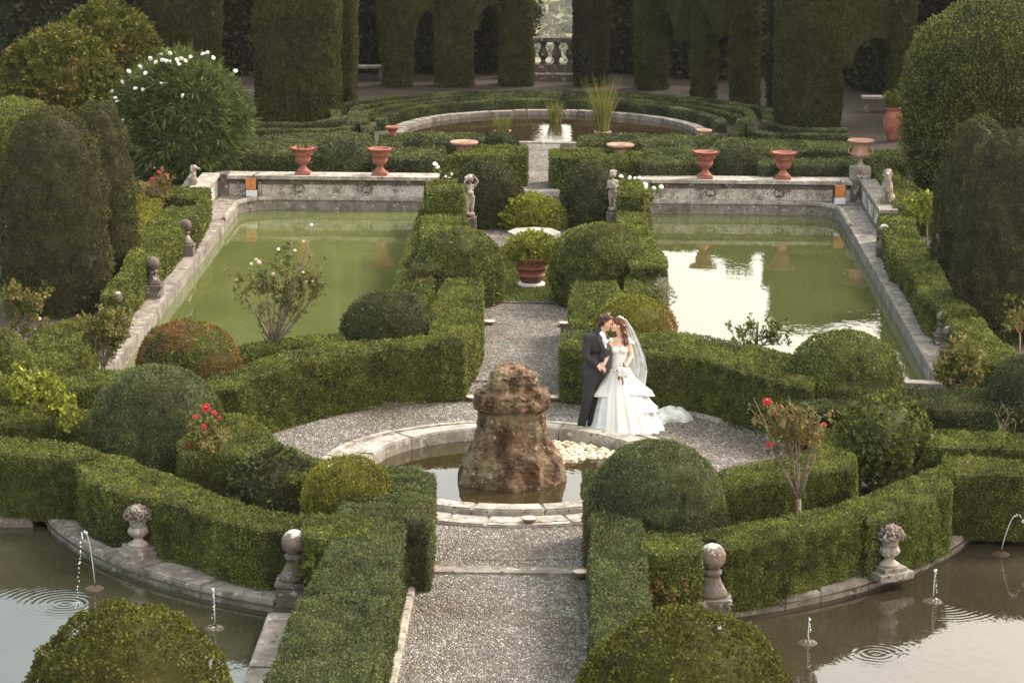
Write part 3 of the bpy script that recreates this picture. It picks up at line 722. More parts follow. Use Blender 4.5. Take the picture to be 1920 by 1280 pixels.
hedge([(735,877),(775,880),(812,889),(808,935),(803,977),(748,974),(742,940),(728,905)], 'short curved hedge between the yellow dome and the basin', 'boxgray', group=G3)
hedge([(335,828),(395,800),(412,776),(440,776),(470,786),(500,806),(520,828),(560,842),(612,868),(600,885),(577,898),(535,898),(520,882),(440,850),(345,852)], 'irregular hedge round the left front of the gravel circle, beside the red rose', group=G3, amp=.045)
hedge([(1330,888),(1400,872),(1452,862),(1490,846),(1560,846),(1603,852),(1604,878),(1530,884),(1474,900),(1410,909),(1352,919)], 'hedge round the right front of the gravel circle behind the tall red rose', group=G3)
hedge([(873,632),(872,645),(800,648),(730,653),(640,666),(555,686),(480,708),(450,724),(396,730),(380,716),(450,688),(480,674),(560,655),(640,643),(760,636)], 'tall curved hedge left of the path, wrapping the back of the gravel circle', group=G3, h=.93)
hedge([(1093,640),(1160,626),(1270,626),(1327,632),(1414,648),(1495,665),(1530,690),(1520,728),(1459,714),(1413,699),(1375,689),(1315,669),(1241,664),(1208,664),(1052,648),(1052,640)], 'tall curved hedge behind the couple, wrapping the back of the gravel circle', group=G3, h=.93)
hedge([(445,650),(500,640),(560,632),(635,624),(645,637),(560,648),(480,661),(448,670)], 'narrow hedge strip along the near edge of the left green pool', group=G3, h=.8)
G4 = 'straight hedges lining the central path'
hedge([(836,526),(903,524),(904,560),(902,583),(889,612),(874,640),(872,645),(810,647),(808,600),(813,575),(820,552)], 'bright flat-topped hedge on the left of the path behind the fountain', group=G4, h=.9)
hedge([(1080,530),(1154,530),(1170,562),(1150,590),(1110,612),(1067,608),(1069,568)], 'bright flat-topped hedge on the right of the path behind the couple', group=G4, h=.9)
hedge([(1052,614),(1108,613),(1112,640),(1053,646)], 'low dark hedge block at the path edge left of the groom', 'boxgray', group=G4, h=.84)
GL, GR = -1.10, 1.28
hedge_world('clipped_hedge', [(-1.14,31.15),(-1.12,32.7),(-1.75,32.75),(-2.05,31.15)], .9, 'boxgray', 'grey-green hedge block on the left of the near path beside the lamp', G4, amp=.045)
hedge_world('clipped_hedge', [(-1.15,27.7),(-1.15,31.05),(-2.0,31.05),(-1.95,29.4),(-2.1,27.7)], .88, 'boxgray', 'long grey-green hedge on the left of the near path in front of the lamp', G4, amp=.05)
hedge_world('clipped_hedge', [(-1.16,24.2),(-1.16,27.6),(-2.15,27.6),(-2.2,24.2)], .84, 'boxgray', 'shaggy grey-green hedge at the bottom left of the near path', G4, amp=.07, cl=.25)
yl = P(1105, 1040, .6)
def ylt(p): return np.clip(1.25-np.linalg.norm((p-np.array([1.02, 31.5, .5]))/np.array([.28, .5, .35]), axis=1), 0, .8)
hedge_world('clipped_hedge', [(1.04,31.2),(1.02,32.75),(1.66,32.75),(1.68,31.2)], .9, 'boxgray', 'hedge block with a yellowing corner on the right of the near path', G4, amp=.05, tintf=ylt)
M['box_yel'] = None
hedge_world('clipped_hedge', [(1.10,25.6),(1.08,30.95),(1.68,30.95),(1.68,28.5),(1.74,25.6)], .84, 'boxgray', 'long grey-green hedge on the right of the near path behind the large blurred dome', G4, amp=.06, cl=.25)
G5 = 'hedges on the inner sides of the green pools'
hedge([(796,342),(828,337),(868,348),(870,354),(806,358)], 'tall square hedge block left of the left cherub statue', group=G5, h=1.3)
hedge([(796,405),(854,402),(877,413),(879,430),(830,446),(790,446)], 'bright low hedge below the left cherub statue', group=G5, h=.9)
hedge([(776,470),(800,452),(835,452),(820,500),(772,512)], 'dark hedge edge between the left green pool and the big dome', 'boxdark', group=G5, h=.85)
hedge([(1165,340),(1202,342),(1208,366),(1160,364)], 'tall square hedge block right of the right cherub statue', group=G5, h=1.3)
hedge([(1160,396),(1208,398),(1215,430),(1230,460),(1246,482),(1250,498),(1185,500),(1170,450)], 'stepped hedge along the inner side of the right green pool', group=G5, h=.95)
G6 = 'hedges behind the low mosaic walls'
hedge([(838,293),(870,280),(895,273),(988,274),(988,290),(940,294)], 'thick hedge left of the far narrow path', group=G6, h=.85)
hedge([(1033,280),(1100,277),(1201,285),(1203,300),(1150,301),(1036,293)], 'thick hedge right of the far narrow path', group=G6, h=.85)
hedge([(436,280),(500,272),(620,270),(620,290),(436,289)], 'hedge behind the leftmost red urn', 'boxgray', group=G6, h=.8)
hedge([(700,284),(836,284),(842,299),(700,298)], 'hedge behind the red urn second from the left', 'boxgray', group=G6, h=.8)
hedge([(1204,294),(1325,292),(1325,307),(1204,308)], 'hedge behind the red urn second from the right', 'boxgray', group=G6, h=.8)
hedge([(1425,300),(1600,296),(1610,309),(1425,310)], 'hedge behind the rightmost red urn', 'boxgray', group=G6, h=.8)
G7 = 'low knot-garden hedges in front of the lily pond'
for poly, lb in (([(445,258),(560,250),(690,252),(700,266),(600,268),(445,271)], 'wide low hedge left of the small pale urn, beyond the red urns'),
                 ([(712,254),(780,249),(905,252),(925,263),(850,266),(760,263),(715,268)], 'low hedge between pond and small pale urn on the left'),
                 ([(700,272),(760,270),(836,276),(830,283),(700,283)], 'low narrow hedge strip just behind the red urn second from the left'),
                 ([(1085,258),(1130,250),(1290,256),(1330,262),(1300,270),(1150,268),(1085,270)], 'low hedge along the right front of the lily pond'),
                 ([(1330,266),(1400,263),(1600,268),(1620,276),(1560,282),(1420,284)], 'wide low hedge right of the pond, beyond the red urns'),
                 ([(1206,276),(1290,276),(1310,284),(1300,289),(1206,287)], 'low narrow hedge strip right of the right pale urn'),
                 ([(1310,250),(1345,249),(1355,257),(1312,258)], 'small low hedge square beside the right saucer urn')):
    hedge(poly, lb, 'boxgray', h=.5, group=G7, amp=.025)
def arcband(r0, r1, a0, a1, c=(.14, 69.75), ry=1.):
    o = [(c[0]+r1*cos(radians(a)), c[1]+ry*r1*sin(radians(a))) for a in np.linspace(a0, a1, 40)]
    i = [(c[0]+r0*cos(radians(a)), c[1]+ry*r0*sin(radians(a))) for a in np.linspace(a1, a0, 40)]
    return o+i
def strip_poly(c, hw):
    c = [Vector((p[0], p[1])) for p in c]; L, R_ = [], []
    # smooth the centre line
    fine = []
    for i in range(len(c)-1):
        p0, p1, p2, p3 = c[max(0, i-1)], c[i], c[i+1], c[min(len(c)-1, i+2)]
        for t in np.linspace(0, 1, 7)[:-1]:
            fine.append(.5*((2*p1)+(p2-p0)*t+(2*p0-5*p1+4*p2-p3)*t*t+(3*p1-p0-3*p2+p3)*t**3))
    fine.append(c[-1])
    for i, p in enumerate(fine):
        t = (fine[min(i+1, len(fine)-1)]-fine[max(i-1, 0)]).normalized(); n = Vector((-t.y, t.x))
        L.append(p+n*hw); R_.append(p-n*hw)
    return [(v.x, v.y) for v in L]+[(v.x, v.y) for v in R_[::-1]]
def ringpt(r_, a): return (.14+r_*cos(radians(a)), 69.75+r_*sin(radians(a)))
TQ = lambda x, y: tuple(P(x, y, .27)[:2])
for k, (nm, tail) in enumerate((('innermost', [ringpt(4.60, 12), ringpt(4.6, 2)]), ('second', [ringpt(5.3, 12), TQ(1372, 256)]), ('third', [TQ(1412, 243), TQ(1452, 253), TQ(1520, 254), TQ(1590, 255)]), ('outermost', [TQ(1440, 230), TQ(1482, 241), TQ(1535, 243), TQ(1590, 244)]))):
    r_ = (4.60, 5.28, 5.96, 6.64)[k]
    rt = [ringpt(r_, a) for a in range(90, 22, -11)]+tail
    rt[0] = (.16, rt[0][1])
    cl_ = [(.32-x, y) for x, y in rt[::-1]][:-1]+rt
    hedge_world('clipped_hedge', strip_poly(cl_, .12), .30, 'boxgray', '%s of the concentric low hedges curving round the lily pond' % nm, 'concentric hedges round the lily pond', amp=.012, cover=1.1, spray=0, Ls=.038)
G8 = 'outer hedges beside the green pools'
hedge([(244,340),(310,348),(393,353),(376,370),(316,367),(244,362)], 'hedge block below the left dog statue', group=G8, h=.7)
hedge([(244,366),(300,366),(300,400),(244,442)], 'hedge behind the dry rose at the left tall cones', 'lime', group=G8, h=.7)
hedge([(316,389),(383,388),(366,415),(344,422),(320,450),(297,475),(279,494),(247,531),(235,552),(188,558),(204,534),(235,503),(246,452)], 'long sunlit hedge along the outer side of the left green pool', group=G8, h=.66)
hedge([(393,355),(383,388),(372,388),(372,372)], 'end piece of hedge at the far corner of the left green pool', group=G8, h=.66)
hedge([(80,615),(144,595),(185,598),(180,622),(160,648),(112,690),(40,690),(40,650)], 'wide rounded hedge at the near outer corner of the left green pool', group=G8, h=.68, amp=.05)
for poly, lb, hh in (([(1637,320),(1680,321),(1700,338),(1753,370),(1750,385),(1680,386),(1660,350)], 'hedge behind the right dog statue', .66),
                 ([(1649,402),(1710,400),(1716,420),(1652,422)], 'short hedge block in front of the right dog statue', .62),
                 ([(1656,428),(1713,426),(1743,471),(1694,479),(1672,470)], 'hedge block beside the far end of the right green pool, nearest the dog', .66),
                 ([(1690,481),(1745,473),(1753,487),(1789,559),(1831,582),(1772,584),(1736,559),(1713,517)], 'long hedge along the outer side of the right green pool', .66),
                 ([(1779,599),(1841,597),(1864,631),(1904,658),(1877,694),(1831,665),(1795,630)], 'hedge at the near outer corner of the right green pool', .68)):
    hedge(poly, lb, group=G8, h=hh)
hedge([(-60,182),(30,182),(70,187),(96,205),(88,213),(0,226),(-60,228)], 'high flat-topped hedge at the left edge behind the tall cones', h=2.1, group='high hedges')
hedge([(1615,284),(1690,282),(1700,300),(1640,304)], 'low hedge beside the handled urn on its plinth', h=.6, group=G7)
# pieces under trees on the right to close the bed
hedge([(1600,283),(1680,290),(1690,310),(1640,316)], 'small hedge behind the pier of the right pool wall', 'boxdark', h=.6, group=G7)

for sx, nm in ((-1, 'left'), (1, 'right')):
    hedge_world('clipped_hedge', [(sx*1.75, 42.6), (sx*1.75, 57.2), (sx*2.36, 57.2), (sx*2.36, 42.6)], .70, 'box', 'long low hedge on the inner edge of the %s green pool' % nm, G5)
# ---- domes
GD = 'round clipped box domes'
dome(657, 860, 1.3, .58, 'yellow-green dome by the left front of the basin', 'lime', spray=.05)
dome(290, 692, 1.65, .93, 'large grey-green dome at the left, behind the curved pool hedge', 'boxgray')
def rustf(c, lo=.05):
    def f(p):
        m = vnoise(p, 1.6, 41)+.5*vnoise(p, 5, 42)
        return np.clip((m-lo)*3.5, 0, .75)*(p[:, 2] > .15)
    return f
dome(348, 605, 1.4, .80, 'dome with rusty dead patches by the left green pool', 'box', tintf=rustf(0), amp=.06, hole=((.05, .95, .55, .14), (.45, .85, .8, .12)))
dome(728, 552, 1.35, .78, 'low dark dome between the left pool and the tall curved hedge', 'boxdark', spray=.06)
dome(858, 430, 1.37, .87, 'big egg-shaped dome left of the path with a small hole in its top', 'box', hole=((-.3, .3, .93, .09),), base=.9)
dome(1126, 422, 1.48, .90, 'big egg-shaped dome right of the path opposite the potted shrub', 'box', base=.9)
dome(917, 300, 1.41, .73, 'tall dome behind the left cherub statue', 'boxdark', base=.9)
dome(1112, 305, 1.38, .63, 'tall leafy dome behind the right cherub statue', 'boxdark', base=.95, amp=.06, spray=.06)
dome(648, 250, 1.25, .70, 'dome behind the left wall between the two red urns', 'boxgray')
dome(1380, 262, 1.2, .72, 'dome behind the right wall between the two red urns', 'boxgray')
dome(785, 255, .75, .40, 'small low dome beyond the left thick hedge, farther from the path', 'boxdark', cover=.9)
dome(942, 247, .75, .42, 'small low dome at the left front of the lily pond', 'boxdark', cover=.9)
dome(1325, 278, .62, .3, 'small dark bump of box right of the pale urn', 'boxdark', cover=.9)
dome(1232, 835, 1.54, .86, 'large grey-green dome at the right front of the basin', 'boxgray')
dome(1583, 625, 1.5, .88, 'wide dome by the right green pool with dark hollows in its front', 'box', hole=((.15, .9, .28, .17), (-.02, .85, .62, .11), (.5, .8, .6, .14), (-.2, .95, .1, .12)), amp=.05)
dome(1188, 562, 1.3, .72, 'golden-brown dome just behind the bride', 'lime', tintf=lambda p: np.clip((p[:, 0]-2.15)*1.1+.8*vnoise(p, 2.2, 44), 0, .6), amp=.06, spray=.05)
dome(1960, 668, 1.5, .85, 'dome cut by the right edge of the picture', 'boxdark', amp=.06)
dome(-18, 612, 1.5, .6, 'dome cut by the left edge of the picture', 'box')
c = P(235, 1150, 1.9); topiary('yew_dome', (c[0], c[1], 0), domeprof(1.02, 1.9), 'moss', 'large mossy dome at the bottom left in front of the pool', 'topiary', 'large near domes', amp=.10, cl=.14, rx=1.0, holes=[(c[0]+.5, c[1]-.62, 1.5, .13)], Ls=.035)
c = P(1287, 1160, 1.9); topiary('yew_dome', (c[0], c[1], 0), domeprof(1.08, 1.9), 'moss', 'large mossy dome at the bottom right in front of the path hedge', 'topiary', 'large near domes', amp=.10, cl=.14, Ls=.035, holes=[(c[0]+.1, c[1]-1.0, 1.25, .2)])

# ---- tall clipped cones
def cone(px, pyb, ytop, r, label, mat='yew', nm='yew_cone', **kw):
    b = P(px, pyb); h = (PY(px, ytop, b[1]).z)
    prof = [(r*.88, 0), (r*.97, h*.12), (r, h*.25), (r*.97, h*.45), (r*.92, h*.62), (r*.83, h*.75), (r*.69, h*.87), (r*.52, h*.94), (r*.28, h*.985), (.01, h)]
    return topiary(nm, (b[0], b[1]+r*.6, 0), prof, mat, label, 'topiary', 'tall clipped yew cones', amp=.13, cl=.17, nseg=72, nz=60, **kw)
cone(95, 590, 213, .98, 'huge dark yew cone at the left edge, the nearer of the left pair')
cone(185, 535, 197, .66, 'tall yew cone behind the nearer left cone')
cone(1828, 560, 228, .76, 'tall dark yew cone at the right, the farther of the right pair')
cone(1898, 640, 250, .95, 'huge dark yew cone at the right edge, the nearer of the right pair')
# huge ball tree on the right
b = P(1884, 400); h = PY(1884, -8, b[1]+1.6).z
topiary('clipped_oak', (b[0], b[1]+1.6, 0), [(1.5, 0), (1.8, .6), (1.98, 1.4), (2.04, 2.3), (1.95, 3.1), (1.72, 3.8), (1.3, h-.65), (.8, h-.22), (.35, h-.04), (.02, h)], 'cypress', 'huge rounded evergreen clipped like a ball at the right', 'tree', None, amp=.1, cl=.25, Ls=.06, spray=.22, cover=1.1, up=.5, nseg=80, nz=60)

# ---- cypress arcade
def pillar(px, pyb, wpx, label, h=5.2, mat='cypress', flare=1.25, sq=4., depth=.9, lean=0., tint=.0, w0=.9):
    b = P(px, pyb); w_ = wpx/2*b[1]/F; ry = depth
    prof = [(w0, 0), (1.0, .5), (1.04, 1.2), (1.0, 1.35), (1.+(flare-1)*.15, 1.6), (1.+(flare-1)*.45, 1.85), (1+(flare-1)*.8, 2.1), (flare, 2.4), (flare, h-.3), (flare*.85, h), (.02, h+.05)]
    prof = [(r_*w_, z) for r_, z in prof]
    return topiary('cypress_pillar', (b[0]+lean, b[1]+w_*ry*.9, 0), prof, mat, label, 'tree', 'clipped cypress pillars of the arcade', amp=.06, cl=.22, sq=sq, ry=ry, Ls=.062, stretch=.9, zcut=3.6, cover=1.1, nseg=72, nz=50,
                   tintf=(lambda p: np.clip(vnoise(p*np.array([1, 1, .4]), 1.1, 51)*.6-.15, 0, .25)) if (tint == 0 and mat != 'ivy') else None)
pillar(553, 228, 155, 'broad cypress block with a sunlit right side, left of the concentric hedges', 6.2, flare=1.02, w0=1.0)
pillar(650, 203, 32, 'narrow bright cypress just right of the broad left block', 6.4, flare=1.1, depth=2.2)
pillar(330, 205, 150, 'cypress block behind the white oleander', 6.5, flare=1.05, w0=1.)
def arch_head(a, b, zs, zc, ztop, depth, parent, mat='cypress'):
    """foliage mass over an opening from ground point a to b, rounded underside"""
    a = Vector((a[0], a[1], 0)); b = Vector((b[0], b[1], 0)); u = (b-a); L = u.length; u.normalize(); n = Vector((u.y, -u.x, 0))
    if n.y > 0: n = -n
    ov = .35; prof = [(-ov, ztop), (-ov, zs)]+[(L/2-L/2*cos(t), zs+(zc-zs)*sin(t)) for t in np.linspace(0, pi, 13)]+[(L+ov, zs), (L+ov, ztop)]
    def pt(s_, z, d): v = a+u*s_+n*d; return (v.x, v.y, z)
    fr_ = np.array([pt(s_, z, depth/2) for s_, z in prof]); bk_ = np.array([pt(s_, z, -depth/2) for s_, z in prof])
    tri = np.array(tessellate_polygon([[Vector((s_, z, 0)) for s_, z in prof]]))
    T1 = fr_[tri]; k = len(prof); i0 = np.arange(k); i1 = (i0+1) % k
    nn = np.cross(T1[:, 1]-T1[:, 0], T1[:, 2]-T1[:, 0]); fl_ = (nn @ np.array(n)) < 0; T1[fl_] = T1[fl_][:, ::-1]
    T2 = np.concatenate([np.stack([fr_[i0], fr_[i1], bk_[i1]], 1), np.stack([fr_[i0], bk_[i1], bk_[i0]], 1)])
    # make side normals point into the opening
    c_ = np.array(pt(L/2, (zs+ztop)/2+.3, 0)); nn = np.cross(T2[:, 1]-T2[:, 0], T2[:, 2]-T2[:, 0]); fl_ = np.einsum('ij,ij->i', nn, T2.mean(1)-c_) < 0; T2[fl_] = T2[fl_][:, ::-1]
    T = np.concatenate([T1, T2]); T = T[(T[:, :, 2].mean(1) < 4.5)]
    LV, LF, rnd_shade, tint = leaves_on(T, a.y, .05, .22, Ls=.062, stretch=.7, cover=1.1)
    side = np.stack([i0, i1, i1+k, i0+k], 1); o = assemble('arch_head', np.concatenate([fr_*1.0, bk_]), [tri, tri+k, side], LV, LF, rnd_shade, tint, M[mat]); 
    o.parent = parent; return o
p1 = pillar(742, 166, 56, 'curved bright cypress pillar left of the arcade, swelling at mid height', 6.0, flare=1.3, depth=1.3)
p2 = pillar(850, 165, 72, 'cypress pillar between the first two arches left of the gap', 5.4, flare=1.04, w0=1.)
p3 = pillar(967, 163, 62, 'dark cypress pillar at the left of the central gap', 5.2, flare=1.04, w0=1.)
pillar(1108, 164, 64, 'ivy-covered pillar at the right of the central gap', 4.6, 'ivy', flare=1.05)
p5 = pillar(1222, 170, 62, 'smooth cypress pillar, first right of the ivy pillar', 4.15, flare=1.04, w0=1.)
p6 = pillar(1319, 188, 46, 'narrow cypress pillar between two arches on the right', 4.0, flare=1.06, w0=1.)
p7 = pillar(1395, 205, 54, 'dark cypress pillar just left of the thin ivy stem', 4.4, flare=1.06, w0=1.)
pillar(1446, 222, 20, 'thin ivy stem column beside the broad right cypress', 4.5, 'ivy', flare=1.1)
p8 = pillar(1517, 246, 122, 'broad cypress block at the right, by the dark archway', 5.2, flare=1.04, w0=1.)
p9 = pillar(1685, 238, 42, 'cypress pillar at the right of the dark archway', 6.0, flare=1.15)
def gp(x, y): q_ = P(x, y); return (q_[0], q_[1]+.75)
def zat(x, y, Y): return PY(x, y, Y).z
for pa, xa, ya, xb, yb, yc, ysp, zt, pr in ((p2, 770, 166, 812, 165, 20, 70, 5.0, 1), (p3, 888, 164, 934, 163, 9, 55, 4.8, 1), (p6, 1254, 172, 1296, 186, 18, 70, 3.9, 1), (p7, 1343, 192, 1368, 203, 27, 60, 4.0, 1), (p8, 1578, 244, 1664, 238, 70, 120, 5.0, 1)):
    A_, B_ = gp(xa, ya), gp(xb, yb); Ym = (A_[1]+B_[1])/2-.4
    arch_head(A_, B_, zat(xa, ysp, Ym), zat((xa+xb)/2, yc, Ym), zt, 1.1, pa)
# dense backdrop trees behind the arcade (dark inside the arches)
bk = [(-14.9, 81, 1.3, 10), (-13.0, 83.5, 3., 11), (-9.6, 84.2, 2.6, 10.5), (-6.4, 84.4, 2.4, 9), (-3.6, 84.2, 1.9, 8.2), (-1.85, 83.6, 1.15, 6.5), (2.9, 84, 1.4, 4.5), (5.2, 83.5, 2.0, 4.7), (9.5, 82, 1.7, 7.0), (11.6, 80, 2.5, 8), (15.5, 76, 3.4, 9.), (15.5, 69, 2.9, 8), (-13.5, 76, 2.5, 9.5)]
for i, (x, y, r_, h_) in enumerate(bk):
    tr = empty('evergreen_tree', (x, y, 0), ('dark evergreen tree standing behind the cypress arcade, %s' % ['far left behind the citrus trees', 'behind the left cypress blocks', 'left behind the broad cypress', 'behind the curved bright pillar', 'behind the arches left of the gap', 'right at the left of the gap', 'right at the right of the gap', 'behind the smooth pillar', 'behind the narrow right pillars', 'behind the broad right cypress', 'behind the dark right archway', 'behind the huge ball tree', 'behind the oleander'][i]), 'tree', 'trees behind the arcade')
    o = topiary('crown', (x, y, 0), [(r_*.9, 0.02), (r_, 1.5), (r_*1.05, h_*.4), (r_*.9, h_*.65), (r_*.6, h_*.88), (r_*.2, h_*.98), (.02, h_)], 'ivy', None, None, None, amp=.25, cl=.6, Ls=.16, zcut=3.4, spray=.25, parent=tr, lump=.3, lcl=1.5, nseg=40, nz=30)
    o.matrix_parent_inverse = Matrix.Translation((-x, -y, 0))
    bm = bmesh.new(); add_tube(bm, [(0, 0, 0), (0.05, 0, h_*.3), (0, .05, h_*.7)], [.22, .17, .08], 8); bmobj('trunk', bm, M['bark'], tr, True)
# balustrade in the gap
r = empty('balustrade', (.2, 82.1, 0), 'stone balustrade closing the central gap, valley behind', 'balustrade')
bm = bmesh.new(); add_box(bm, (0, 0, .2), (3.2, .34, .40), bev=.02); bmobj('base', bm, M['stonedark'], r)
bm = bmesh.new(); add_box(bm, (0, 0, 1.17), (3.2, .3, .15), bev=.03); bmobj('rail', bm, M['stonedark'], r)
bm = bmesh.new(); add_box(bm, (0, -.9, .11), (2.6, .5, .22), bev=.02); bmobj('step', bm, M['stonedark'], r)
bal = [(.11, 0), (.11, .06), (.06, .1), (.075, .15), (.145, .26), (.15, .34), (.10, .46), (.06, .56), (.075, .6), (.11, .63), (.11, .70)]
for k in range(7):
    bm = bmesh.new(); add_lathe(bm, bal, (-1.27+k*.42, 0, .40), 14); bmobj('baluster', bm, M['stonedark'], r, True)
# second rail at the far left
r = empty('railing', (P(40, 80)[0], 84.5, 0), 'dark rail seen through the gap at the top left corner', 'railing')
bm = bmesh.new(); add_box(bm, (-2, 0, 1.0), (6, .08, .10)); bmobj('rail', bm, M['black'], r)
for k in range(4):
    bm = bmesh.new(); add_box(bm, (-4+k*1.5, 0, .5), (.08, .08, 1.0)); bmobj('post', bm, M['black'], r)
# far olives
def far_wood():
    A = []; n = 900
    cx = rng.uniform(-230, 70, n); cy = rng.uniform(780, 1250, n); R = rng.uniform(2.2, 4.6, n)
    zc = -80+vnoise(np.stack([cx, cy, cx*0], 1), 1/220, 3)*6
    k = 120; v = rng.normal(size=(n, k, 3)); v /= np.linalg.norm(v, axis=2)[..., None]; v[..., 2] = np.abs(v[..., 2])
    p = np.stack([cx, cy, zc], 1)[:, None]+v*R[:, None, None]*(.75+.3*rng.random((n, k, 1)))*np.array([1, 1, .95])
    p = p.reshape(-1, 3); ax = v.reshape(-1, 3)+rng.normal(size=p.shape)*.5; ax /= np.linalg.norm(ax, axis=1)[:, None]
    V, Fq = leaf_quads(p, ax, 1.5, 1.3)
    rnd_shade = np.clip(np.repeat(rng.random(n)*.5, k)+.4*rng.random(len(p)), 0, 1)
    o = assemble('far_woodland', np.zeros((0, 3)), [], V, Fq, rnd_shade, np.zeros(len(p)), M['wood']); tag(o, 'pale olive trees covering the far hillside', kind='stuff')
far_wood()

# ================================================================== OBJECTS
def to_local(o, root):
    o.parent = root; o.matrix_parent_inverse = (Matrix.Translation(root.location) @ Matrix.Rotation(root.rotation_euler.z, 4, 'Z')).inverted()
    return o
def cap_into(bm, p0, p1, r0, r1, n=14, m=5, flat=None):
    """tapered capsule from p0 to p1"""
    p0, p1 = Vector(p0), Vector(p1); ax = p1-p0; L = ax.length or 1e-5; ax = ax.normalized() if ax.length > 1e-6 else Vector((0, 0, 1))
    u = ax.cross(Vector((0, 1, 0)) if abs(ax.y) < .9 else Vector((1, 0, 0))).normalized(); v = ax.cross(u)
    rings = []
    for i in range(m+1):
        t = -pi/2+pi/2*i/m
        rings.append((p0+ax*(r0*sin(t)), r0*cos(t)+1e-5))
    for i in range(m+1):
        t = pi/2*i/m
        rings.append((p1+ax*(r1*sin(t)), r1*cos(t)+1e-5))
    R = [[bm.verts.new(c+(u*cos(2*pi*k/n)+v*sin(2*pi*k/n)*(flat or 1))*r) for k in range(n)] for c, r in rings]
    for A, B in zip(R, R[1:]):
        for k in range(n): bm.faces.new((A[k], A[(k+1) % n], B[(k+1) % n], B[k]))
    bm.faces.new(R[0][::-1]); bm.faces.new(R[-1])
def blob(name, prims, vox, mat, parent=None, smooth=3, disp=0, dscale=10):
    """one continuous skin over capsules ('c',p0,p1,r0,r1) and ellipsoids ('e',c,(rx,ry,rz),rotY,rotZ)"""
    bm = bmesh.new()
    for q in prims:
        if q[0] == 'c': cap_into(bm, *q[1:5], flat=(q[5] if len(q) > 5 else None))
        else:
            R = Matrix.Rotation(q[4] if len(q) > 4 else 0, 4, 'Z') @ Matrix.Rotation(q[3] if len(q) > 3 else 0, 4, 'Y')
            add_ball(bm, q[1], 1, 3, q[2], R)
    bmesh.ops.recalc_face_normals(bm, faces=bm.faces[:])
    me = bpy.data.meshes.new('tmp'); bm.to_mesh(me); bm.free(); o = bpy.data.objects.new('tmp', me); COL.objects.link(o)
    r = o.modifiers.new('r', 'REMESH'); r.mode = 'VOXEL'; r.voxel_size = vox; r.use_smooth_shade = True
    s = o.modifiers.new('s', 'SMOOTH'); s.factor = .5; s.iterations = smooth
    dg = bpy.context.evaluated_depsgraph_get(); e = o.evaluated_get(dg); nm = bpy.data.meshes.new_from_object(e)
    bpy.data.objects.remove(o)
    if disp:
        n = len(nm.vertices); V = np.empty(n*3, np.float32); nm.vertices.foreach_get('co', V); V = V.reshape(-1, 3)
        N = np.empty(n*3, np.float32); nm.vertices.foreach_get('normal', N); N = N.reshape(-1, 3)
        V = V+N*(vnoise(V, dscale, 5)*.6+vnoise(V, dscale*2.3, 6)*.4)[:, None]*disp; nm.vertices.foreach_set('co', V.ravel()); nm.update()
    nm.polygons.foreach_set('use_smooth', [True]*len(nm.polygons)); nm.name = name
    nm.materials.clear()
    return link(name, nm, mat, parent)

# ---- fountain rock
def rock():
    prof = [(.83, -.25), (.82, 0), (.79, .12), (.71, .3), (.62, .45), (.55, .60), (.515, .75), (.50, .9), (.49, 1.0), (.44, 1.035), (.45, 1.06), (.53, 1.085), (.545, 1.18), (.52, 1.3), (.45, 1.36), (.37, 1.38), (.36, 1.5), (.33, 1.6), (.22, 1.665), (.01, 1.68)]
    V, Q = lathe_tris(prof, (0, 0, 0), 220, 0, 1, nz=230)
    rad = V.copy(); rad[:, 2] = 0; rl = np.linalg.norm(rad, axis=1)[:, None]+1e-6
    # lobed base, boulders pressed together
    a = np.arctan2(V[:, 1], V[:, 0]); lob = .05*np.cos(a*5+.6)*np.clip(1-V[:, 2]/.9, 0, 1)+.03*np.cos(a*3+1)
    cell = -np.abs(vnoise(V*np.array([1, 1, .4]), 3.6, 61))*.10*np.clip(1.1-V[:, 2]*.2, 0, 1)+.03
    up_ = np.clip((V[:, 2]-1.05)/.1, 0, 1)
    fine = vnoise(V, 14, 62)*.012+vnoise(V, 34, 63)*.008+(.035-.075*np.abs(vnoise(V, 11, 64)))*up_+(.012-.025*np.abs(vnoise(V, 25, 67)))
    V = V+rad/rl*(lob+cell+fine)[:, None]*np.minimum(1, rl/.1)
    V[:, 2] += (vnoise(V, 9, 66)*.035+vnoise(V, 22, 65)*.02)*np.clip((V[:, 2]-.9)*4, 0, 1)
    o = link('fountain_rock', npmesh('fountain_rock', V, Q, True), M['rock']); o.location = (-.02, 35.72, -.02); o.scale = (.92, .92, .93)
    tag(o, 'brown spongy rock standing in the round basin, mushroom-shaped top', 'rock fountain')
rock()
M['rock2'] = simple('pool_stone', (.045, .030, .020), (.085, .060, .040), 9, .7, .8, .04)

# ---- floating flowers
def floaters():
    me = flower_mesh(.062, ((5, .5, 1.1), (7, .8, .7), (8, 1.0, .35), (9, 1.1, .05)), 'blossom'); me.materials.append(M['petal_cream'])
    n = 0; pts = []
    while n < 92:
        px, py = random.uniform(1035, 1178), random.uniform(828, 868)
        if py > 868-(px-1035)*.10 or py < 828+(px-1035)*.09-2: continue
        if px > 1075 and py > 860: continue
        p = P(px, py, -.05); d = math.hypot(p[0], p[1]-35.8)
        if d > 1.97 or math.hypot(p[0], p[1]-35.72) < .86: continue
        if any((p[0]-q[0])**2+(p[1]-q[1])**2 < .0085 for q in pts):
            n += .02; continue
        pts.append(p); n += 1
    for i, p in enumerate(pts):
        o = bpy.data.objects.new('floating_flower', me); COL.objects.link(o); o.location = (p[0], p[1], -.045); o.rotation_euler = (random.uniform(-.15, .15), random.uniform(-.15, .15), random.uniform(0, 6))
        s = random.uniform(.85, 1.15); o.scale = (s, s, s); tag(o, 'cream blossom floating in the round basin behind the rock', 'flower', 'cream blossoms floating in the basin')
floaters()

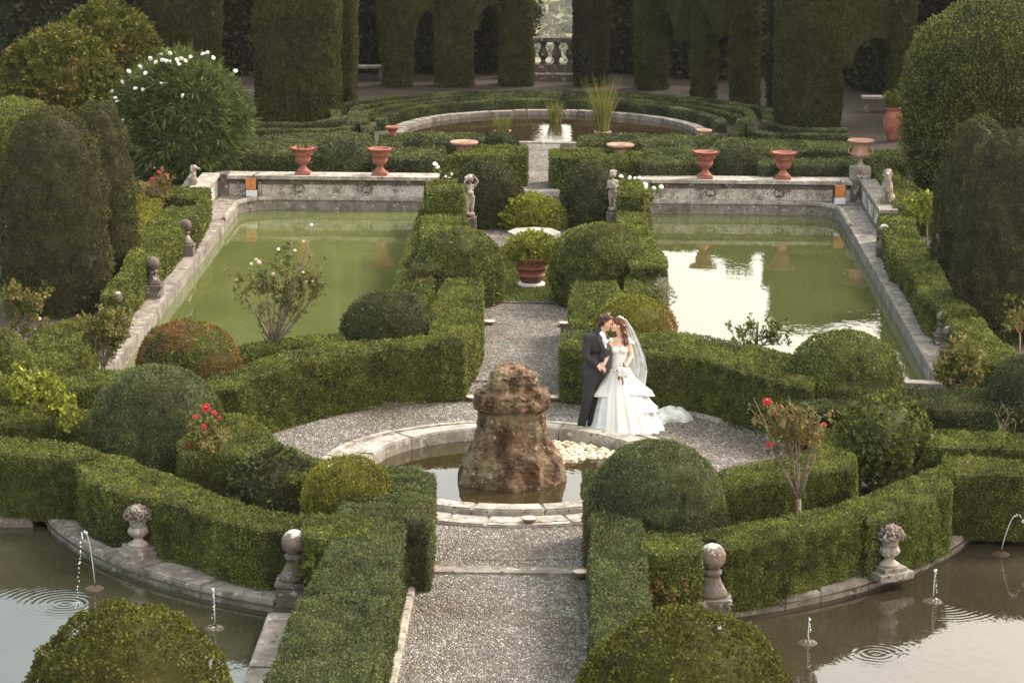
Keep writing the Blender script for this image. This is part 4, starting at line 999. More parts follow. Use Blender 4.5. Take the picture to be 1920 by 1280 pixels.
# ---- small bowl lamps
def lamp(px, py, label, z=.012):
    p = P(px, py, z+.03); r = empty('bowl_lamp', (p[0], p[1], z), label, 'lamp', 'small terracotta bowl candles')
    bm = bmesh.new(); add_lathe(bm, [(.055, 0), (.062, .012), (.085, .035), (.112, .062), (.115, .07), (.104, .07), (.09, .05), (.02, .035)], n=24); bmobj('bowl', bm, M['terrapale'], r, True)
    bm = bmesh.new(); add_lathe(bm, [(.094, .045), (.1, .062), (.05, .064), (.01, .063)], n=20); bmobj('wax', bm, M['wax'], r, True)
lamp(918, 605, 'bowl candle at the left edge of the path behind the fountain, farthest on the left')
lamp(1058, 608, 'bowl candle at the right edge of the path, just left of the groom')
lamp(886, 747, 'bowl candle seen just left of the top of the fountain rock')
lamp(1040, 747, 'bowl candle seen just right of the top of the fountain rock')
lamp(801, 1068, 'bowl candle at the left end of the stone strip in the near path', .03)
lamp(1088, 1075, 'bowl candle at the right end of the stone strip in the near path', .03)
lamp(992, 975, 'bowl candle on the flat stone ring in front of the fountain', .045)
# spotlight beside left lamp
p = P(786, 1090); r = empty('garden_spotlight', (p[0]+.03, p[1], 0), 'small black spotlight on a spike beside the left bowl candle', 'spotlight')
bm = bmesh.new(); add_tube(bm, [(0, 0, 0), (0, 0, .12)], .012); bmobj('spike', bm, M['black'], r)
bm = bmesh.new(); add_tube(bm, [(-.05, -.02, .08), (.05, .03, .16)], [.035, .045], 12); bmobj('head', bm, M['black'], r, True)
p = P(874, 722); r = empty('garden_spotlight', (p[0], p[1], 0), 'small black spotlight at the corner of the tall hedge by the path', 'spotlight')
bm = bmesh.new(); add_tube(bm, [(0, 0, 0), (0, 0, .1)], .012); bmobj('spike', bm, M['black'], r)
bm = bmesh.new(); add_tube(bm, [(-.05, -.02, .06), (.05, .03, .12)], [.03, .04], 12); bmobj('head', bm, M['black'], r, True)

# ---- garland urns
def make_urn(loc, label, plant):
    r = empty('garland_urn', loc, label, 'urn', 'terracotta urns on the low mosaic walls')
    bm = bmesh.new(); add_box(bm, (0, 0, .03), (.34, .34, .06), bev=.008)
    add_lathe(bm, [(.155, .06), (.155, .08), (.125, .10), (.085, .15), (.07, .20), (.09, .225), (.10, .235)], n=28)
    bmobj('foot', bm, M['terra'], r, True)
    bm = bmesh.new(); add_lathe(bm, [(.095, .235), (.14, .26), (.165, .32), (.172, .375)], n=48, flute=.05, nf=24); add_lathe(bm, [(.178, .375), (.178, .395)], n=32)
    add_lathe(bm, [(.172, .395), (.185, .46), (.2, .52), (.225, .56), (.262, .575), (.275, .59), (.272, .605), (.25, .61), (.225, .60), (.2, .56)], n=40); bo = bmobj('bowl', bm, M['terra'], r, True)
    bm = bmesh.new()
    for k in range(5):
        a0 = 2*pi*k/5-pi/2; pts = []
        for t in np.linspace(-.55, .55, 7):
            a = a0+t; rr = .208; pts.append((rr*cos(a), rr*sin(a), .455+.06*(t/.55)**2))
        add_tube(bm, pts, .016, 6); add_ball(bm, (.205*cos(a0+.6), .205*sin(a0+.6), .52), .026, 1)
    bmobj('garland', bm, M['terra'], bo, True)
    for s in (-1, 1):
        bm = bmesh.new(); add_tube(bm, [(s*.25, 0, .585), (s*.30, 0, .63), (s*.315, 0, .60), (s*.29, 0, .56), (s*.22, 0, .52)], .019, 8); bmobj('handle', bm, M['terra'], bo, True)
    bm = bmesh.new()
    for k in range(8 if plant else 4):
        a = random.uniform(0, 6.3); add_tube(bm, [(0, 0, .55), (.1*cos(a), .1*sin(a), .57), (.16*cos(a), .16*sin(a), .66+random.random()*.05), (.2*cos(a), .2*sin(a), .66)], .004, 4)
    bmobj('dry_stem', bm, M['twig'], r)
    if plant:
        c = rng.uniform(-.09, .09, (14, 3)); c[:, 2] = .60+np.abs(c[:, 2]); ax = np.tile([0, 0, 1.], (14, 1)); V, Fq, rn = rosettes(c, ax, 7, .05, .03, .9)
        assemble('plant', np.zeros((0, 3)), [], V, Fq, rn, np.zeros(len(rn)), M['rose'], r)
for px, pyb, lb, pl in ((567, 328, 'red garland urn on the left mosaic wall, farther left, small plant inside', 1), (711, 331, 'red garland urn on the left mosaic wall, right of the box dome', 0), (1323, 337, 'red garland urn on the right mosaic wall, left of the box dome', 0), (1470, 339, 'red garland urn on the right mosaic wall, right of the box dome', 0)):
    q = P(px, pyb, .535); make_urn((q[0], 58.98, .535), lb, pl)
# saucer-lipped pale urns half hidden by hedges
def pale_urn(px, pytop, z, w_, label, mat='terrapale', h=.5):
    q = P(px, pytop, z); r = empty('wide_lipped_pot', (q[0], q[1], 0), label, 'pot', 'pale terracotta pots in the box parterre')
    bm = bmesh.new(); R_ = w_/2
    add_lathe(bm, [(R_*.45, 0), (R_*.5, z*.4), (R_*.54, z-.14), (R_*.56, z-.10), (R_*.85, z-.075), (R_, z-.045), (R_*1.01, z-.01), (R_*.95, z), (R_*.8, z-.03), (R_*.5, z-.06)], n=36); bmobj('pot', bm, M[mat], r, True)
    bm = bmesh.new(); add_lathe(bm, [(R_*.5, z-.10), (R_*.52, z-.05), (.01, z-.045)], n=20); bmobj('earth', bm, M['soil'], r)
pale_urn(870, 265, 1.05, .66, 'pale wide-lipped pot above the thick hedge left of the path')
pale_urn(1163, 270, 1.05, .64, 'pale wide-lipped pot above the thick hedge right of the path')
pale_urn(736, 237, .75, .36, 'small orange pot beside the left end of the lily pond', 'terra')
pale_urn(1320, 243, .6, .40, 'small saucer pot beside the right end of the lily pond')
# handled urn on plinth
def big_urn(px, pyb, z0, label, Y, s=1.):
    q = PY(px, pyb, Y); r = empty('handled_urn', (q.x, Y, z0), label, 'urn')
    bm = bmesh.new(); add_box(bm, (0, 0, .14), (.46*s, .42*s, .28*s), bev=.02); bmobj('plinth', bm, M['stone'], r)
    bm = bmesh.new(); add_box(bm, (0, 0, .295), (.24*s, .24*s, .03)); add_lathe(bm, [(.11, .31), (.06, .36), (.05, .44), (.09, .47), (.1, .48)], n=24); bmobj('foot', bm, M['stonelight'], r, True)
    bm = bmesh.new(); add_lathe(bm, [(.1, .48), (.19, .51), (.225, .57), (.215, .6), (.18, .63), (.17, .74), (.175, .80), (.20, .83), (.29, .845), (.31, .87), (.29, .89), (.22, .88), (.17, .85)], n=40); va = bmobj('vase', bm, M['terrapale'], r, True)
    for t in (-1, 1):
        bm = bmesh.new(); add_tube(bm, [(t*.2, 0, .55), (t*.27, 0, .60), (t*.28, 0, .68), (t*.23, 0, .73), (t*.17, 0, .72)], .02, 8); bmobj('handle', bm, M['terrapale'], va, True)
big_urn(1612, 340, .56, 'handled pale urn on a stone block at the right end of the wall', 58.9)
big_urn(412, 335, .56, 'handled urn half hidden by the oleander at the left end of the wall', 59.7)
# big jar
q = P(1676, 268); r = empty('oil_jar', (q[0], q[1]+.3, 0), 'tall terracotta oil jar beside the huge ball tree', 'jar')
bm = bmesh.new(); add_lathe(bm, [(.14, 0), (.16, .1), (.24, .3), (.27, .5), (.26, .62), (.2, .76), (.15, .82), (.19, .84), (.2, .88), (.15, .88)], n=32); bmobj('jar', bm, M['terra'], r, True)
def shrub(name, c, rx, ry, rz, n, per, L, W, mat, label, cat, spread=.8, sag=0., tint=0., group=None, parent=None, zmin=-.3, jit=.12, bodyr=.8, trunk=None):
    p, ax = dome_points((0, 0, 0), rx, ry, rz, n, zmin, jit); V, Fq, rn = rosettes(p, ax, per, L, W, spread, sag)
    # dark inner mass
    bV, bQ = lathe_tris([(rx*bodyr*abs(cos(t)), rz*bodyr*sin(t)) for t in np.linspace(-.6, pi/2, 9)], (0, 0, 0), 24, 0, 1, nz=14); bV = bV*(1+.10*vnoise(bV, 2, 8))[:, None]*.86
    rn = np.clip(rn, 0, 1)
    tn = (np.clip(vnoise(V[::4], 1.6, 9)*1.4-.35, 0, 1)*tint) if tint else np.zeros(len(Fq))
    root = parent or empty(name, (c[0], c[1], trunk[1] if trunk else 0), label, cat, group)
    o = assemble('foliage' if parent is None else name, bV, [bQ], V, Fq, rn, tn, M[mat], root); o.location = (0, 0, c[2]-root.location.z) if parent is None else (0, 0, c[2])
    if trunk:
        bm = bmesh.new(); branches(bm, (0, 0, 0), [(rx*.5*cos(a), ry*.5*sin(a), c[2]-root.location.z+rz*.3) for a in np.arange(0, 6.2, 1.2)], trunk[0], .015); bmobj('stem', bm, M['bark'], root, True)
    return root
q = (q[0], q[1]+.3); s_ = shrub('plant', (0, 0, 1.05), .32, .32, .3, 60, 8, .09, .04, 'laurel', '', '', parent=r); 
# pond pots with reeds
def reeds(px, py, n, h, sp, label, pot=True, mat='reed', zb=-.1):
    q = P(px, py, .02); r = empty('potted_reeds', (q[0], q[1], zb), label, 'water plant', 'plants growing in the lily pond')
    if pot:
        bm = bmesh.new(); add_lathe(bm, [(.13, -.15), (.19, .08), (.235, .11), (.24, .14), (.21, .15), (.18, .12)], n=28); bmobj('pot', bm, M['terrapale'], r, True)
    V = []; 
    for k in range(n):
        a = random.uniform(0, 6.3); rr = random.random()**.5*.16; b = Vector((rr*cos(a), rr*sin(a), .05)); hh = h*random.uniform(.45, 1.0); lean = sp*random.uniform(.2, 1)
        d = Vector((cos(a), sin(a), 0)); wv = Vector((-sin(a), cos(a), 0))
        if random.random() < .5: wv = Vector((1, 0, 0))
        w0 = .011; pv = None
        for t in (0, .35, .7, 1.):
            c_ = b+Vector((0, 0, hh*t))+d*lean*hh*t*t; ww = w0*(1-t*.85)
            cur = (c_-wv*ww, c_+wv*ww)
            if pv: V += [pv[0], pv[1], cur[1], cur[0]]
            pv = cur
    V = np.array([tuple(v) for v in V]); Fq = np.arange(len(V)).reshape(-1, 4); rn = np.repeat(rng.random(n), 3)*.8
    assemble('blades', np.zeros((0, 3)), [], V, Fq, rn, np.repeat((rng.random(n) < .25)*.7, 3), M[mat], r)
reeds(942, 246, 230, .5, .45, 'terracotta pot of short grassy reeds at the left front of the pond')
reeds(1130, 248, 200, 1.65, .42, 'terracotta pot of tall thin reeds at the right front of the pond')
reeds(1041, 224, 200, .6, .5, 'clump of short green reeds at the back of the pond', pot=False)
# citrus pot on the lawn and shrub behind the table
q = P(996, 538); r = empty('potted_shrub', (q[0], q[1], 0), 'yellow-green shrub in a ribbed terracotta pot on the small lawn', 'potted plant', 'potted azaleas on the central axis')
bm = bmesh.new(); add_lathe(bm, [(.24, 0), (.26, .03), (.26, .08), (.23, .1), (.1, .1)], n=32); bmobj('stone_foot', bm, M['petal_white'] if 0 else M['white_case'], r, True)
bm = bmesh.new(); add_lathe(bm, [(.19, .10), (.235, .22), (.262, .225), (.262, .245), (.245, .25), (.275, .37), (.3, .375), (.3, .395), (.285, .40), (.3, .52), (.33, .53), (.34, .57), (.32, .6), (.28, .58), (.26, .52)], n=40); bmobj('pot', bm, M['terra'], r, True)
bm = bmesh.new(); branches(bm, (0, 0, .5), [(.4*cos(a), .4*sin(a), .8+random.random()*.15) for a in np.arange(0, 6.2, .5)], .018, .006); bmobj('stem', bm, M['bark'], r)
shrub('foliage', (0, 0, .74), .55, .5, .38, 620, 11, .05, .026, 'azalea', '', '', parent=r, spread=1.3, zmin=-.75, jit=.22, bodyr=.5)
shrub('foliage', (.02, -.12, .52), .34, .3, .2, 120, 11, .05, .026, 'azalea', '', '', parent=r, spread=1.3, zmin=-.8, jit=.3, bodyr=.3)
q = P(997, 448); Yb = q[1]+1.2
r = empty('potted_shrub', (PY(995, 420, Yb).x, Yb, 0), 'wide yellow-green shrub behind the octagonal stone table', 'potted plant', 'potted azaleas on the central axis')
bm = bmesh.new(); add_lathe(bm, [(.2, 0), (.24, .14), (.265, .15), (.25, .17), (.28, .32), (.31, .34), (.3, .38), (.26, .36)], n=36); bmobj('pot', bm, M['terra'], r, True)
zc = PY(995, 408, Yb).z
shrub('foliage', (0, 0, zc-.02), .80, .62, .56, 900, 11, .055, .028, 'azalea', '', '', parent=r, spread=1.3, zmin=-.35, jit=.2, bodyr=.5)
bm = bmesh.new(); branches(bm, (0, 0, .3), [(.5*cos(a), .5*sin(a), zc) for a in np.arange(0, 6.2, .5)], .02, .006); bmobj('stem', bm, M['bark'], r)
# octagonal table
q = P(1001, 434, .62); r = empty('stone_table', (q[0], q[1], 0), 'octagonal pale stone table on a pedestal between the two potted shrubs', 'table')
bm = bmesh.new(); add_lathe(bm, [(.50, .545), (.53, .555), (.53, .61), (.52, .62)], n=8); bmobj('tabletop', bm, M['stonelight'], r)
bm = bmesh.new(); add_lathe(bm, [(.22, 0), (.22, .08), (.13, .14), (.11, .3), (.15, .45), (.2, .545)], n=20); bmobj('pedestal', bm, M['stone'], r, True)

# ---- oleander, citrus trees, loose round bushes
Yo = 59.9; q = PY(340, 300, Yo); zc = PY(340, 235, Yo).z
r = shrub('oleander', (q.x, Yo, zc), 1.62, 1.4, 1.72, 1500, 20, .24, .03, 'oleander', 'big oleander bush with long narrow leaves and white flowers', 'shrub', spread=1.1, sag=.5, zmin=-.9, jit=.13, bodyr=.8, trunk=(.08, 0))
for px, py in ((1278, 400), (1245, 455), (1215, 450), (1340, 480), (1360, 435), (1390, 455), (1425, 425), (1550, 398), (1605, 430), (1770, 535), (1045, 495), (965, 530), (1125, 440), (920, 615), (840, 685), (865, 735), (875, 755), (1015, 660), (1070, 670), (1205, 625), (1372, 718), (925, 900), (1170, 470), (1060, 510), (1088, 548), (1330, 450), (1270, 460), (1205, 410), (1520, 405)):
    for k in range(2):
        s = PY(px/4+random.uniform(-1, 1), py/4+random.uniform(-1, 1), Yo)
        dx, dz = (s.x-q.x)/1.7, (s.z-zc)/1.8; yy = Yo-1.42*sqrt(max(.02, 1-dx*dx-dz*dz))-.06
        o = bpy.data.objects.new('flower', FL['white']); COL.objects.link(o); pr = PY(px/4+random.uniform(-1.2, 1.2), py/4+random.uniform(-1.2, 1.2), yy); o.location = pr; o.scale = (.8, .8, .8); o.rotation_euler = (random.uniform(.3, 1.2), 0, random.uniform(0, 6)); to_local(o, r)
def citrus(px, ytop, pyb, wpx, label):
    b = P(px, pyb); R_ = wpx/2*b[1]/F; zt = PY(px, ytop, b[1]).z
    shrub('citrus_tree', (b[0], b[1], zt*.46), R_, R_, zt*.55, 1500, 16, .13, .06, 'laurel', label, 'tree', spread=1.1, sag=.3, zmin=-.8, jit=.13, bodyr=.86, trunk=(.12, 0), tint=.5, group='round citrus trees at the left')
citrus(112, 48, 262, 238, 'round citrus tree at the top left, the nearer and lower one')
citrus(200, -2, 225, 222, 'round citrus tree at the top left, the farther one')
def loose(px, ytop, h, r_, label, mat='boxdark'):
    c = P(px, ytop, h); shrub('loose_bush', (c[0], c[1], h*.52), r_, r_, h*.5, 950, 12, .05, .03, mat, label, 'shrub', spread=1.0, zmin=-.95, jit=.10, bodyr=.86, trunk=(.04, 0), group='loosely grown round bushes')
loose(1660, 738, 1.4, .68, 'loose leafy round bush at the right between clipped hedges', 'box')
loose(512, 846, 1.15, .62, 'loose dark bush left of the yellow-green dome')

# ---- roses
def rose(px, py, zb, tips, label, flowers=(), leafn=26, L=.05, lc='rose', nleaf=8, stake=None, r0=.02, cat='rose bush', tintv=.25, group='rose bushes among the hedges', Ls=.07, fill=2, base=None, spread=.10, dY=.25):
    b = P(px, py, zb); Y = b[1]; r = empty(nm_rose, (b[0], Y, 0), label, cat, group)
    tp = [PY(x, y, Y+random.uniform(-dY, dY)) for x, y in tips]
    bm = bmesh.new(); fork = Vector((b[0], Y, zb+.12))
    add_tube(bm, [(b[0], Y, 0), (b[0]+.01, Y, zb*.6), fork], [r0*1.5, r0*1.3, r0*1.15], 7)
    allp = []
    for t in tp:
        mid = fork.lerp(t, .5)+Vector((random.uniform(-.06, .06), random.uniform(-.05, .05), random.uniform(-.05, .08)))
        pts = [fork, fork.lerp(mid, .5)+Vector((0, 0, -.02)), mid, mid.lerp(t, .5)+Vector((random.uniform(-.03, .03), 0, .02)), t]
        add_tube(bm, pts, [r0*.8, r0*.6, r0*.42, r0*.3, r0*.16], 5); allp.append(pts)
        for k in range(fill):
            s = mid.lerp(t, random.random()*.7); e = s+Vector((random.uniform(-.22, .22), random.uniform(-.18, .18), random.uniform(.05, .28)))
            add_tube(bm, [s, s.lerp(e, .5)+Vector((.01, 0, .02)), e], [r0*.28, r0*.2, r0*.12], 4); allp.append([s, s, s.lerp(e, .5), e, e])
    o = bmobj('stem', bm, M['bark'] if r0 > .014 else M['twig'], None, True); to_local(o, r)
    C, A = [], []
    for k in range(int(leafn*2.0)*len(allp)//2):
        pts = random.choice(allp); f = random.random()**.6; i = min(3, int(1+f*3)); p = pts[i].lerp(pts[min(4, i+1)], random.random())+Vector(rng.normal(size=3)*spread*.5)
        C.append(tuple(p)); a = Vector((random.uniform(-1, 1), random.uniform(-1, 1), random.uniform(-.2, 1))).normalized(); A.append(tuple(a))
    if C:
        V, Fq, rn = rosettes(np.array(C), np.array(A), nleaf, L, L*.6, .9, .1)
        o = assemble('foliage', np.zeros((0, 3)), [], V, Fq, rn, np.repeat(rng.random(len(C)), nleaf)**2*tintv*2 if tintv else np.zeros(len(rn)), M[lc], None); to_local(o, r)
    for col, fx, fy, s in flowers:
        o = bpy.data.objects.new('flower', FL[col]); COL.objects.link(o); o.location = PY(fx, fy, Y-.12); o.scale = (s, s, s); o.rotation_euler = (random.uniform(.5, 1.1), 0, random.uniform(-.5, .5)); to_local(o, r)
    if stake:
        sp, st = stake; bm = bmesh.new(); a = PY(sp, st, Y+.05); add_tube(bm, [(a.x, Y+.05, 0), (a.x, Y+.05, a.z)], .022, 8); o = bmobj('stake', bm, M['bark'], None); to_local(o, r)
    return r
nm_rose = 'rose_bush'
rose(512, 662, .62, [(432, 520), (470, 500), (490, 487), (520, 478), (548, 452), (585, 425), (580, 470), (610, 490), (622, 520), (600, 540), (455, 545), (560, 500), (540, 520), (500, 510), (575, 520)],
     'large open rose bush with pink blooms against the left green pool', [('pink', 443, 524, 0.38), ('pink', 486, 491, 0.56), ('pink', 471, 494, 0.38), ('white', 522, 467, 0.38), ('pink', 553, 469, 0.41), ('pink', 512, 513, 0.45), ('pink', 573, 528, 0.52), ('pink', 588, 528, 0.52), ('white', 584, 421, 0.38), ('pink', 568, 510, 0.38), ('pink', 480, 486, 0.41), ('pink', 569, 452, 0.38)], leafn=13, r0=.026, L=.045, nleaf=8, tintv=.12)
rose(193, 702, .72, [(165, 590), (185, 575), (215, 585), (240, 600), (170, 620), (235, 625), (200, 600), (222, 640), (178, 605)], 'small rose tree with green crown by the near corner of the left pool', leafn=22, r0=.03, L=.055)
rose(112, 822, .6, [(0, 712), (20, 706), (55, 708), (80, 730), (115, 745), (125, 770), (95, 745), (40, 720), (135, 800), (70, 720), (15, 725)], 'tall lime-leaved rose leaning over the hedges at the far left', leafn=20, r0=.018, L=.07, tintv=.0, lc='azalea')
rose(404, 928, .25, [(385, 768), (400, 790), (372, 800), (415, 800), (425, 850), (380, 860), (395, 890), (425, 880), (355, 833), (405, 830), (410, 860), (388, 830)], 'tall red rose bush in front of the large grey-green dome', [('red', 386, 764, 1.0), ('red', 401, 773, .6), ('red', 365, 781, .6), ('red', 350, 834, .9), ('red', 382, 799, .6), ('red', 411, 782, .45)], leafn=20, r0=.016, L=.055, fill=1)
rose(44, 642, .5, [(5, 540), (20, 536), (45, 545), (80, 548), (78, 580), (10, 580), (60, 560), (70, 620)], 'rose with twisted bare stems at the left edge below the yew cone', [('pink', 74, 597, .5), ('pink', 12, 555, .4)], leafn=12, r0=.024, L=.065)
rose(1497, 952, .62, [(1412, 745), (1437, 758), (1478, 742), (1455, 770), (1500, 770), (1525, 765), (1535, 800), (1443, 828), (1465, 760), (1510, 790), (1540, 780), (1490, 770)], 'tall sparse red rose on a thick stem in front of the right gravel edge', [('red', 1438, 752, .9), ('red', 1443, 832, .75), ('red', 1546, 795, .5)], leafn=9, r0=.026, L=.045, tintv=.5, fill=3)
rose(1783, 748, .5, [(1765, 690), (1785, 655), (1800, 650), (1830, 670), (1820, 695), (1770, 705), (1805, 680), (1840, 700)], 'green rose bush at the near end of the right pool', leafn=20, r0=.02, L=.065)
rose(1875, 858, .4, [(1865, 772), (1880, 785), (1900, 770), (1905, 815), (1890, 800)], 'nearly bare rose tied to a stake at the right edge', leafn=1, r0=.018, L=.03, stake=(1876, 800))
rose(1425, 662, .7, [(1365, 640), (1385, 625), (1460, 622), (1478, 640), (1440, 630), (1400, 645), (1465, 632)], 'small rose by a wooden stake in front of the bright right pool', leafn=10, r0=.014, L=.05, stake=(1420, 608), tintv=0)
rose(1738, 425, .4, [(1715, 385), (1735, 372), (1755, 375), (1750, 395), (1720, 400), (1765, 410)], 'small yellow-green rose between the far right hedges and the yew cones', leafn=14, r0=.014, L=.07, lc='azalea', tintv=0)
rose(295, 405, .3, [(270, 340), (290, 325), (305, 318), (318, 325), (320, 345), (260, 375), (300, 360), (280, 380), (310, 375)], 'dry rose with two red blooms behind the left outer hedge', [('red', 285, 336, .9), ('red', 298, 323, .7)], leafn=6, r0=.02, L=.06, tintv=.6)
rose(838, 345, .6, [(818, 310), (822, 318), (830, 335), (845, 328), (850, 325)], 'white rose above the left square hedge block', [('white', 816, 307, .9), ('white', 820, 313, .8), ('white', 846, 326, .6), ('white', 836, 331, .5), ('white', 843, 333, .5)], leafn=8, r0=.01, L=.05, fill=0, tintv=0)
rose(1212, 395, .4, [(1165, 330), (1180, 335), (1195, 335), (1208, 345), (1222, 352), (1240, 350), (1215, 365), (1230, 370)], 'white rose beside the right square hedge block', [('white', 1165, 330, .8), ('white', 1180, 333, .8), ('white', 1190, 334, .6), ('white', 1198, 333, .6), ('white', 1210, 346, 1.), ('white', 1226, 352, .7), ('white', 1240, 350, .9), ('white', 1216, 369, .7), ('white', 1211, 352, .7)], leafn=12, r0=.012, L=.05, fill=0, tintv=0)
rose(1912, 640, .5, [(1890, 600), (1905, 575), (1925, 590), (1930, 610)], 'thin rose at the right edge before the yew cone', [('red', 1908, 618, .4), ('pink', 1890, 612, .4)], leafn=8, r0=.012, L=.05)
nm_rose = 'garden_plant'
rose(598, 1135, .02, [(590, 1050), (605, 1045), (615, 1070), (585, 1080), (610, 1095), (595, 1065)], 'young leafy plant between the left stone ball and the path hedge', leafn=16, r0=.008, L=.06, cat='plant', fill=1, tintv=0, dY=.05)
rose(585, 1225, .02, [(594, 1186), (570, 1190), (600, 1200), (580, 1210)], 'low plant with pink roses along the left front pool wall', [('rose', 594, 1186, .8), ('rose', 557, 1176, .5), ('rose', 590, 1190, .5)], leafn=12, r0=.008, L=.05, cat='plant', fill=1, dY=.05)
rose(1250, 1165, .02, [(1225, 1105), (1245, 1110), (1265, 1120), (1285, 1130), (1230, 1140), (1300, 1150), (1270, 1140)], 'straggly low plant in front of the right block hedge', leafn=14, r0=.008, L=.04, cat='plant', fill=3, tintv=.4, dY=.1)
c = P(1240, 572, .5); shrub('silver_shrub', (c[0], c[1]+.3, .50), .22, .2, .42, 90, 9, .09, .02, 'silver', 'pale silvery shrub behind the golden dome', 'shrub', spread=.8, trunk=(.02, 0), bodyr=.6)

# ---- stone balls, baskets
def ball_finial(loc, label, s=1., mat='stone', ballm='balltop'):
    r = empty('ball_finial', loc, label, 'stone finial', 'stone balls on pedestals'); r.scale = (s, s, s)
    bm = bmesh.new(); add_box(bm, (0, 0, .12), (.42, .42, .26), bev=.015); add_box(bm, (0, 0, .27), (.46, .46, .05), bev=.012); bmobj('plinth', bm, M[mat], r)
    bm = bmesh.new()
    prof = [(.19, .295), (.185, .34), (.15, .40), (.115, .47), (.095, .53), (.10, .55), (.12, .56), (.12, .60), (.10, .61), (.09, .63)]
    add_lathe(bm, prof, n=4 if 0 else 20); bmobj('neck', bm, M[mat], r, True)
    bm = bmesh.new(); add_ball(bm, (0, 0, .77), .158, 4); bmobj('ball', bm, M[ballm], r, True)
def balltop():
    m, n, b = newmat('lichened_ball'); x = noise(n, 9, 6, .7); r = ramp(n, [(.38, (.09, .065, .052)), (.6, (.19, .15, .12))], x.outputs[0])
    tc = nd(n, 'ShaderNodeTexCoord'); sp = nd(n, 'ShaderNodeSeparateXYZ'); n.links.new(tc.outputs['Object'], sp.inputs[0])
    a = nd(n, 'ShaderNodeMath', operation='MULTIPLY_ADD'); n.links.new(noise(n, 12, 5, .7).outputs[0], a.inputs[0]); a.inputs[1].default_value = .55; n.links.new(sp.outputs['Z'], a.inputs[2])
    k = ramp(n, [(1.00, (0, 0, 0)), (1.03, (1, 1, 1))]); k.color_ramp.elements[0].position = .985; k.color_ramp.elements[1].position = 1.0
    s = nd(n, 'ShaderNodeMath', operation='MULTIPLY'); n.links.new(a.outputs[0], s.inputs[0]); s.inputs[1].default_value = .85; n.links.new(s.outputs[0], k.inputs[0])
    n.links.new(mixc(n, k.outputs[0], r.outputs[0], (.42, .40, .38)), b.inputs['Base Color']); b.inputs['Roughness'].default_value = .85
    bump(n, noise(n, 40, 5).outputs[0], .5, .01, b); return m
M['balltop'] = balltop()
ball_finial((*P(553, 1128)[:2], 0), 'stone ball on a pedestal at the corner of the left front pool', .97, 'stonedark')
ball_finial((*P(1333, 1160)[:2], 0), 'stone ball on a pedestal at the corner of the right front pool', 1., 'stonedark')
ball_finial((*P(1805, 985)[:2], 0), 'stone ball on a pedestal at the far end of the curved right hedge', .95, 'stonedark')
ball_finial((*P(134, 962)[:2], 0), 'stone ball half hidden by the end of the curved left hedge', .95)
for px, py, lb, sc in ((349, 478, 'dark stone ball on the far part of the left pool edge, under the hedge step', .78), (287, 556, 'dark stone ball on the middle of the left pool edge', .82), (222, 615, 'white-topped stone ball on the near part of the left pool edge behind the rose tree', .7),
                   (1655, 480, 'stone ball half hidden by hedge on the far part of the right pool edge', .7), (1765, 645, 'white-capped stone ball on the near part of the right pool edge, the farther one', .62), (1776, 672, 'white-capped stone ball on the near part of the right pool edge, the nearer one', .6)):
    ball_finial((*P(px, py, .06)[:2], .06), lb, sc, 'stonedark', 'stonedark' if lb.startswith('dark') else 'balltop')
def basket(loc, label):
    r = empty('fruit_basket', loc, label, 'stone ornament', 'stone fruit baskets on the front pool edges')
    bm = bmesh.new(); add_box(bm, (0, 0, .03), (.50, .40, .10), rz=.5, bev=.02); add_box(bm, (0, 0, .105), (.33, .33, .06), rz=.5, bev=.01); bmobj('plinth', bm, M['stone'], r)
    bm = bmesh.new(); add_lathe(bm, [(.13, .135), (.13, .16), (.10, .18), (.06, .21), (.055, .23), (.075, .25)], n=24); add_lathe(bm, [(.075, .25), (.12, .29), (.13, .33), (.105, .38)], n=48, flute=.12, nf=12); add_lathe(bm, [(.10, .38), (.10, .42), (.125, .47), (.15, .49)], n=24); bmobj('vase', bm, M['stonelight'], r, True)
    bm = bmesh.new(); add_ball(bm, (0, 0, .53), .13, 2)
    for k in range(170):
        v = Vector(rng.normal(size=3)).normalized(); v.z = abs(v.z)*1.05-.22
        add_ball(bm, (v.x*.175, v.y*.175, .52+v.z*.15), random.uniform(.017, .027), 1)
    bmobj('fruit', bm, M['stonefruit'], r, True)
M['stonefruit'] = stone('stone_fruit', (.22, .17, .155), (.08, .055, .05), (.42, .39, .37), .56)
q = P(271, 1044); basket((q[0]-.05, q[1]-.12, .06), 'stone vase heaped with fruit on the left front pool edge')
q = P(1652, 1080); basket((q[0]+.07, q[1]-.15, .06), 'stone vase heaped with fruit on the right front pool edge')

# ---- floodlights
def flood(px, py, Y, label, s=1, case='white_case'):
    q = PY(px, py, Y); r = empty('floodlight', (q.x, Y, .07), label, 'floodlight', 'orange floodlights on the pool edges')
    bm = bmesh.new(); add_box(bm, (0, 0, .30), (.25, .16, .28), bev=.015); ho = bmobj('housing', bm, M['black'], r)
    bm = bmesh.new(); add_box(bm, (0, -.085, .31), (.235, .02, .27), bev=.01); b = bmobj('orange_filter', bm, M['orange'], ho)
    bm = bmesh.new(); add_box(bm, (.01, -.03, .09), (.24, .14, .15), bev=.01); bmobj('ballast_box', bm, M[case], r)
    bm = bmesh.new()
    for s_ in (-1, 1): add_tube(bm, [(s_*.14, 0, .02), (s_*.14, 0, .34)], .01, 6)
    add_tube(bm, [(0, .02, .44), (.04, .04, .50), (.1, .3, .52)], .012, 6); bmobj('bracket', bm, M['black'], r)
    r.rotation_euler.z = -.15*s
flood(472, 358, 58.55, 'orange floodlight on a white box at the left end of the left pool wall')
flood(1573, 374, 58.3, 'orange floodlight on a pale blue box at the right end of the right pool wall', -1)

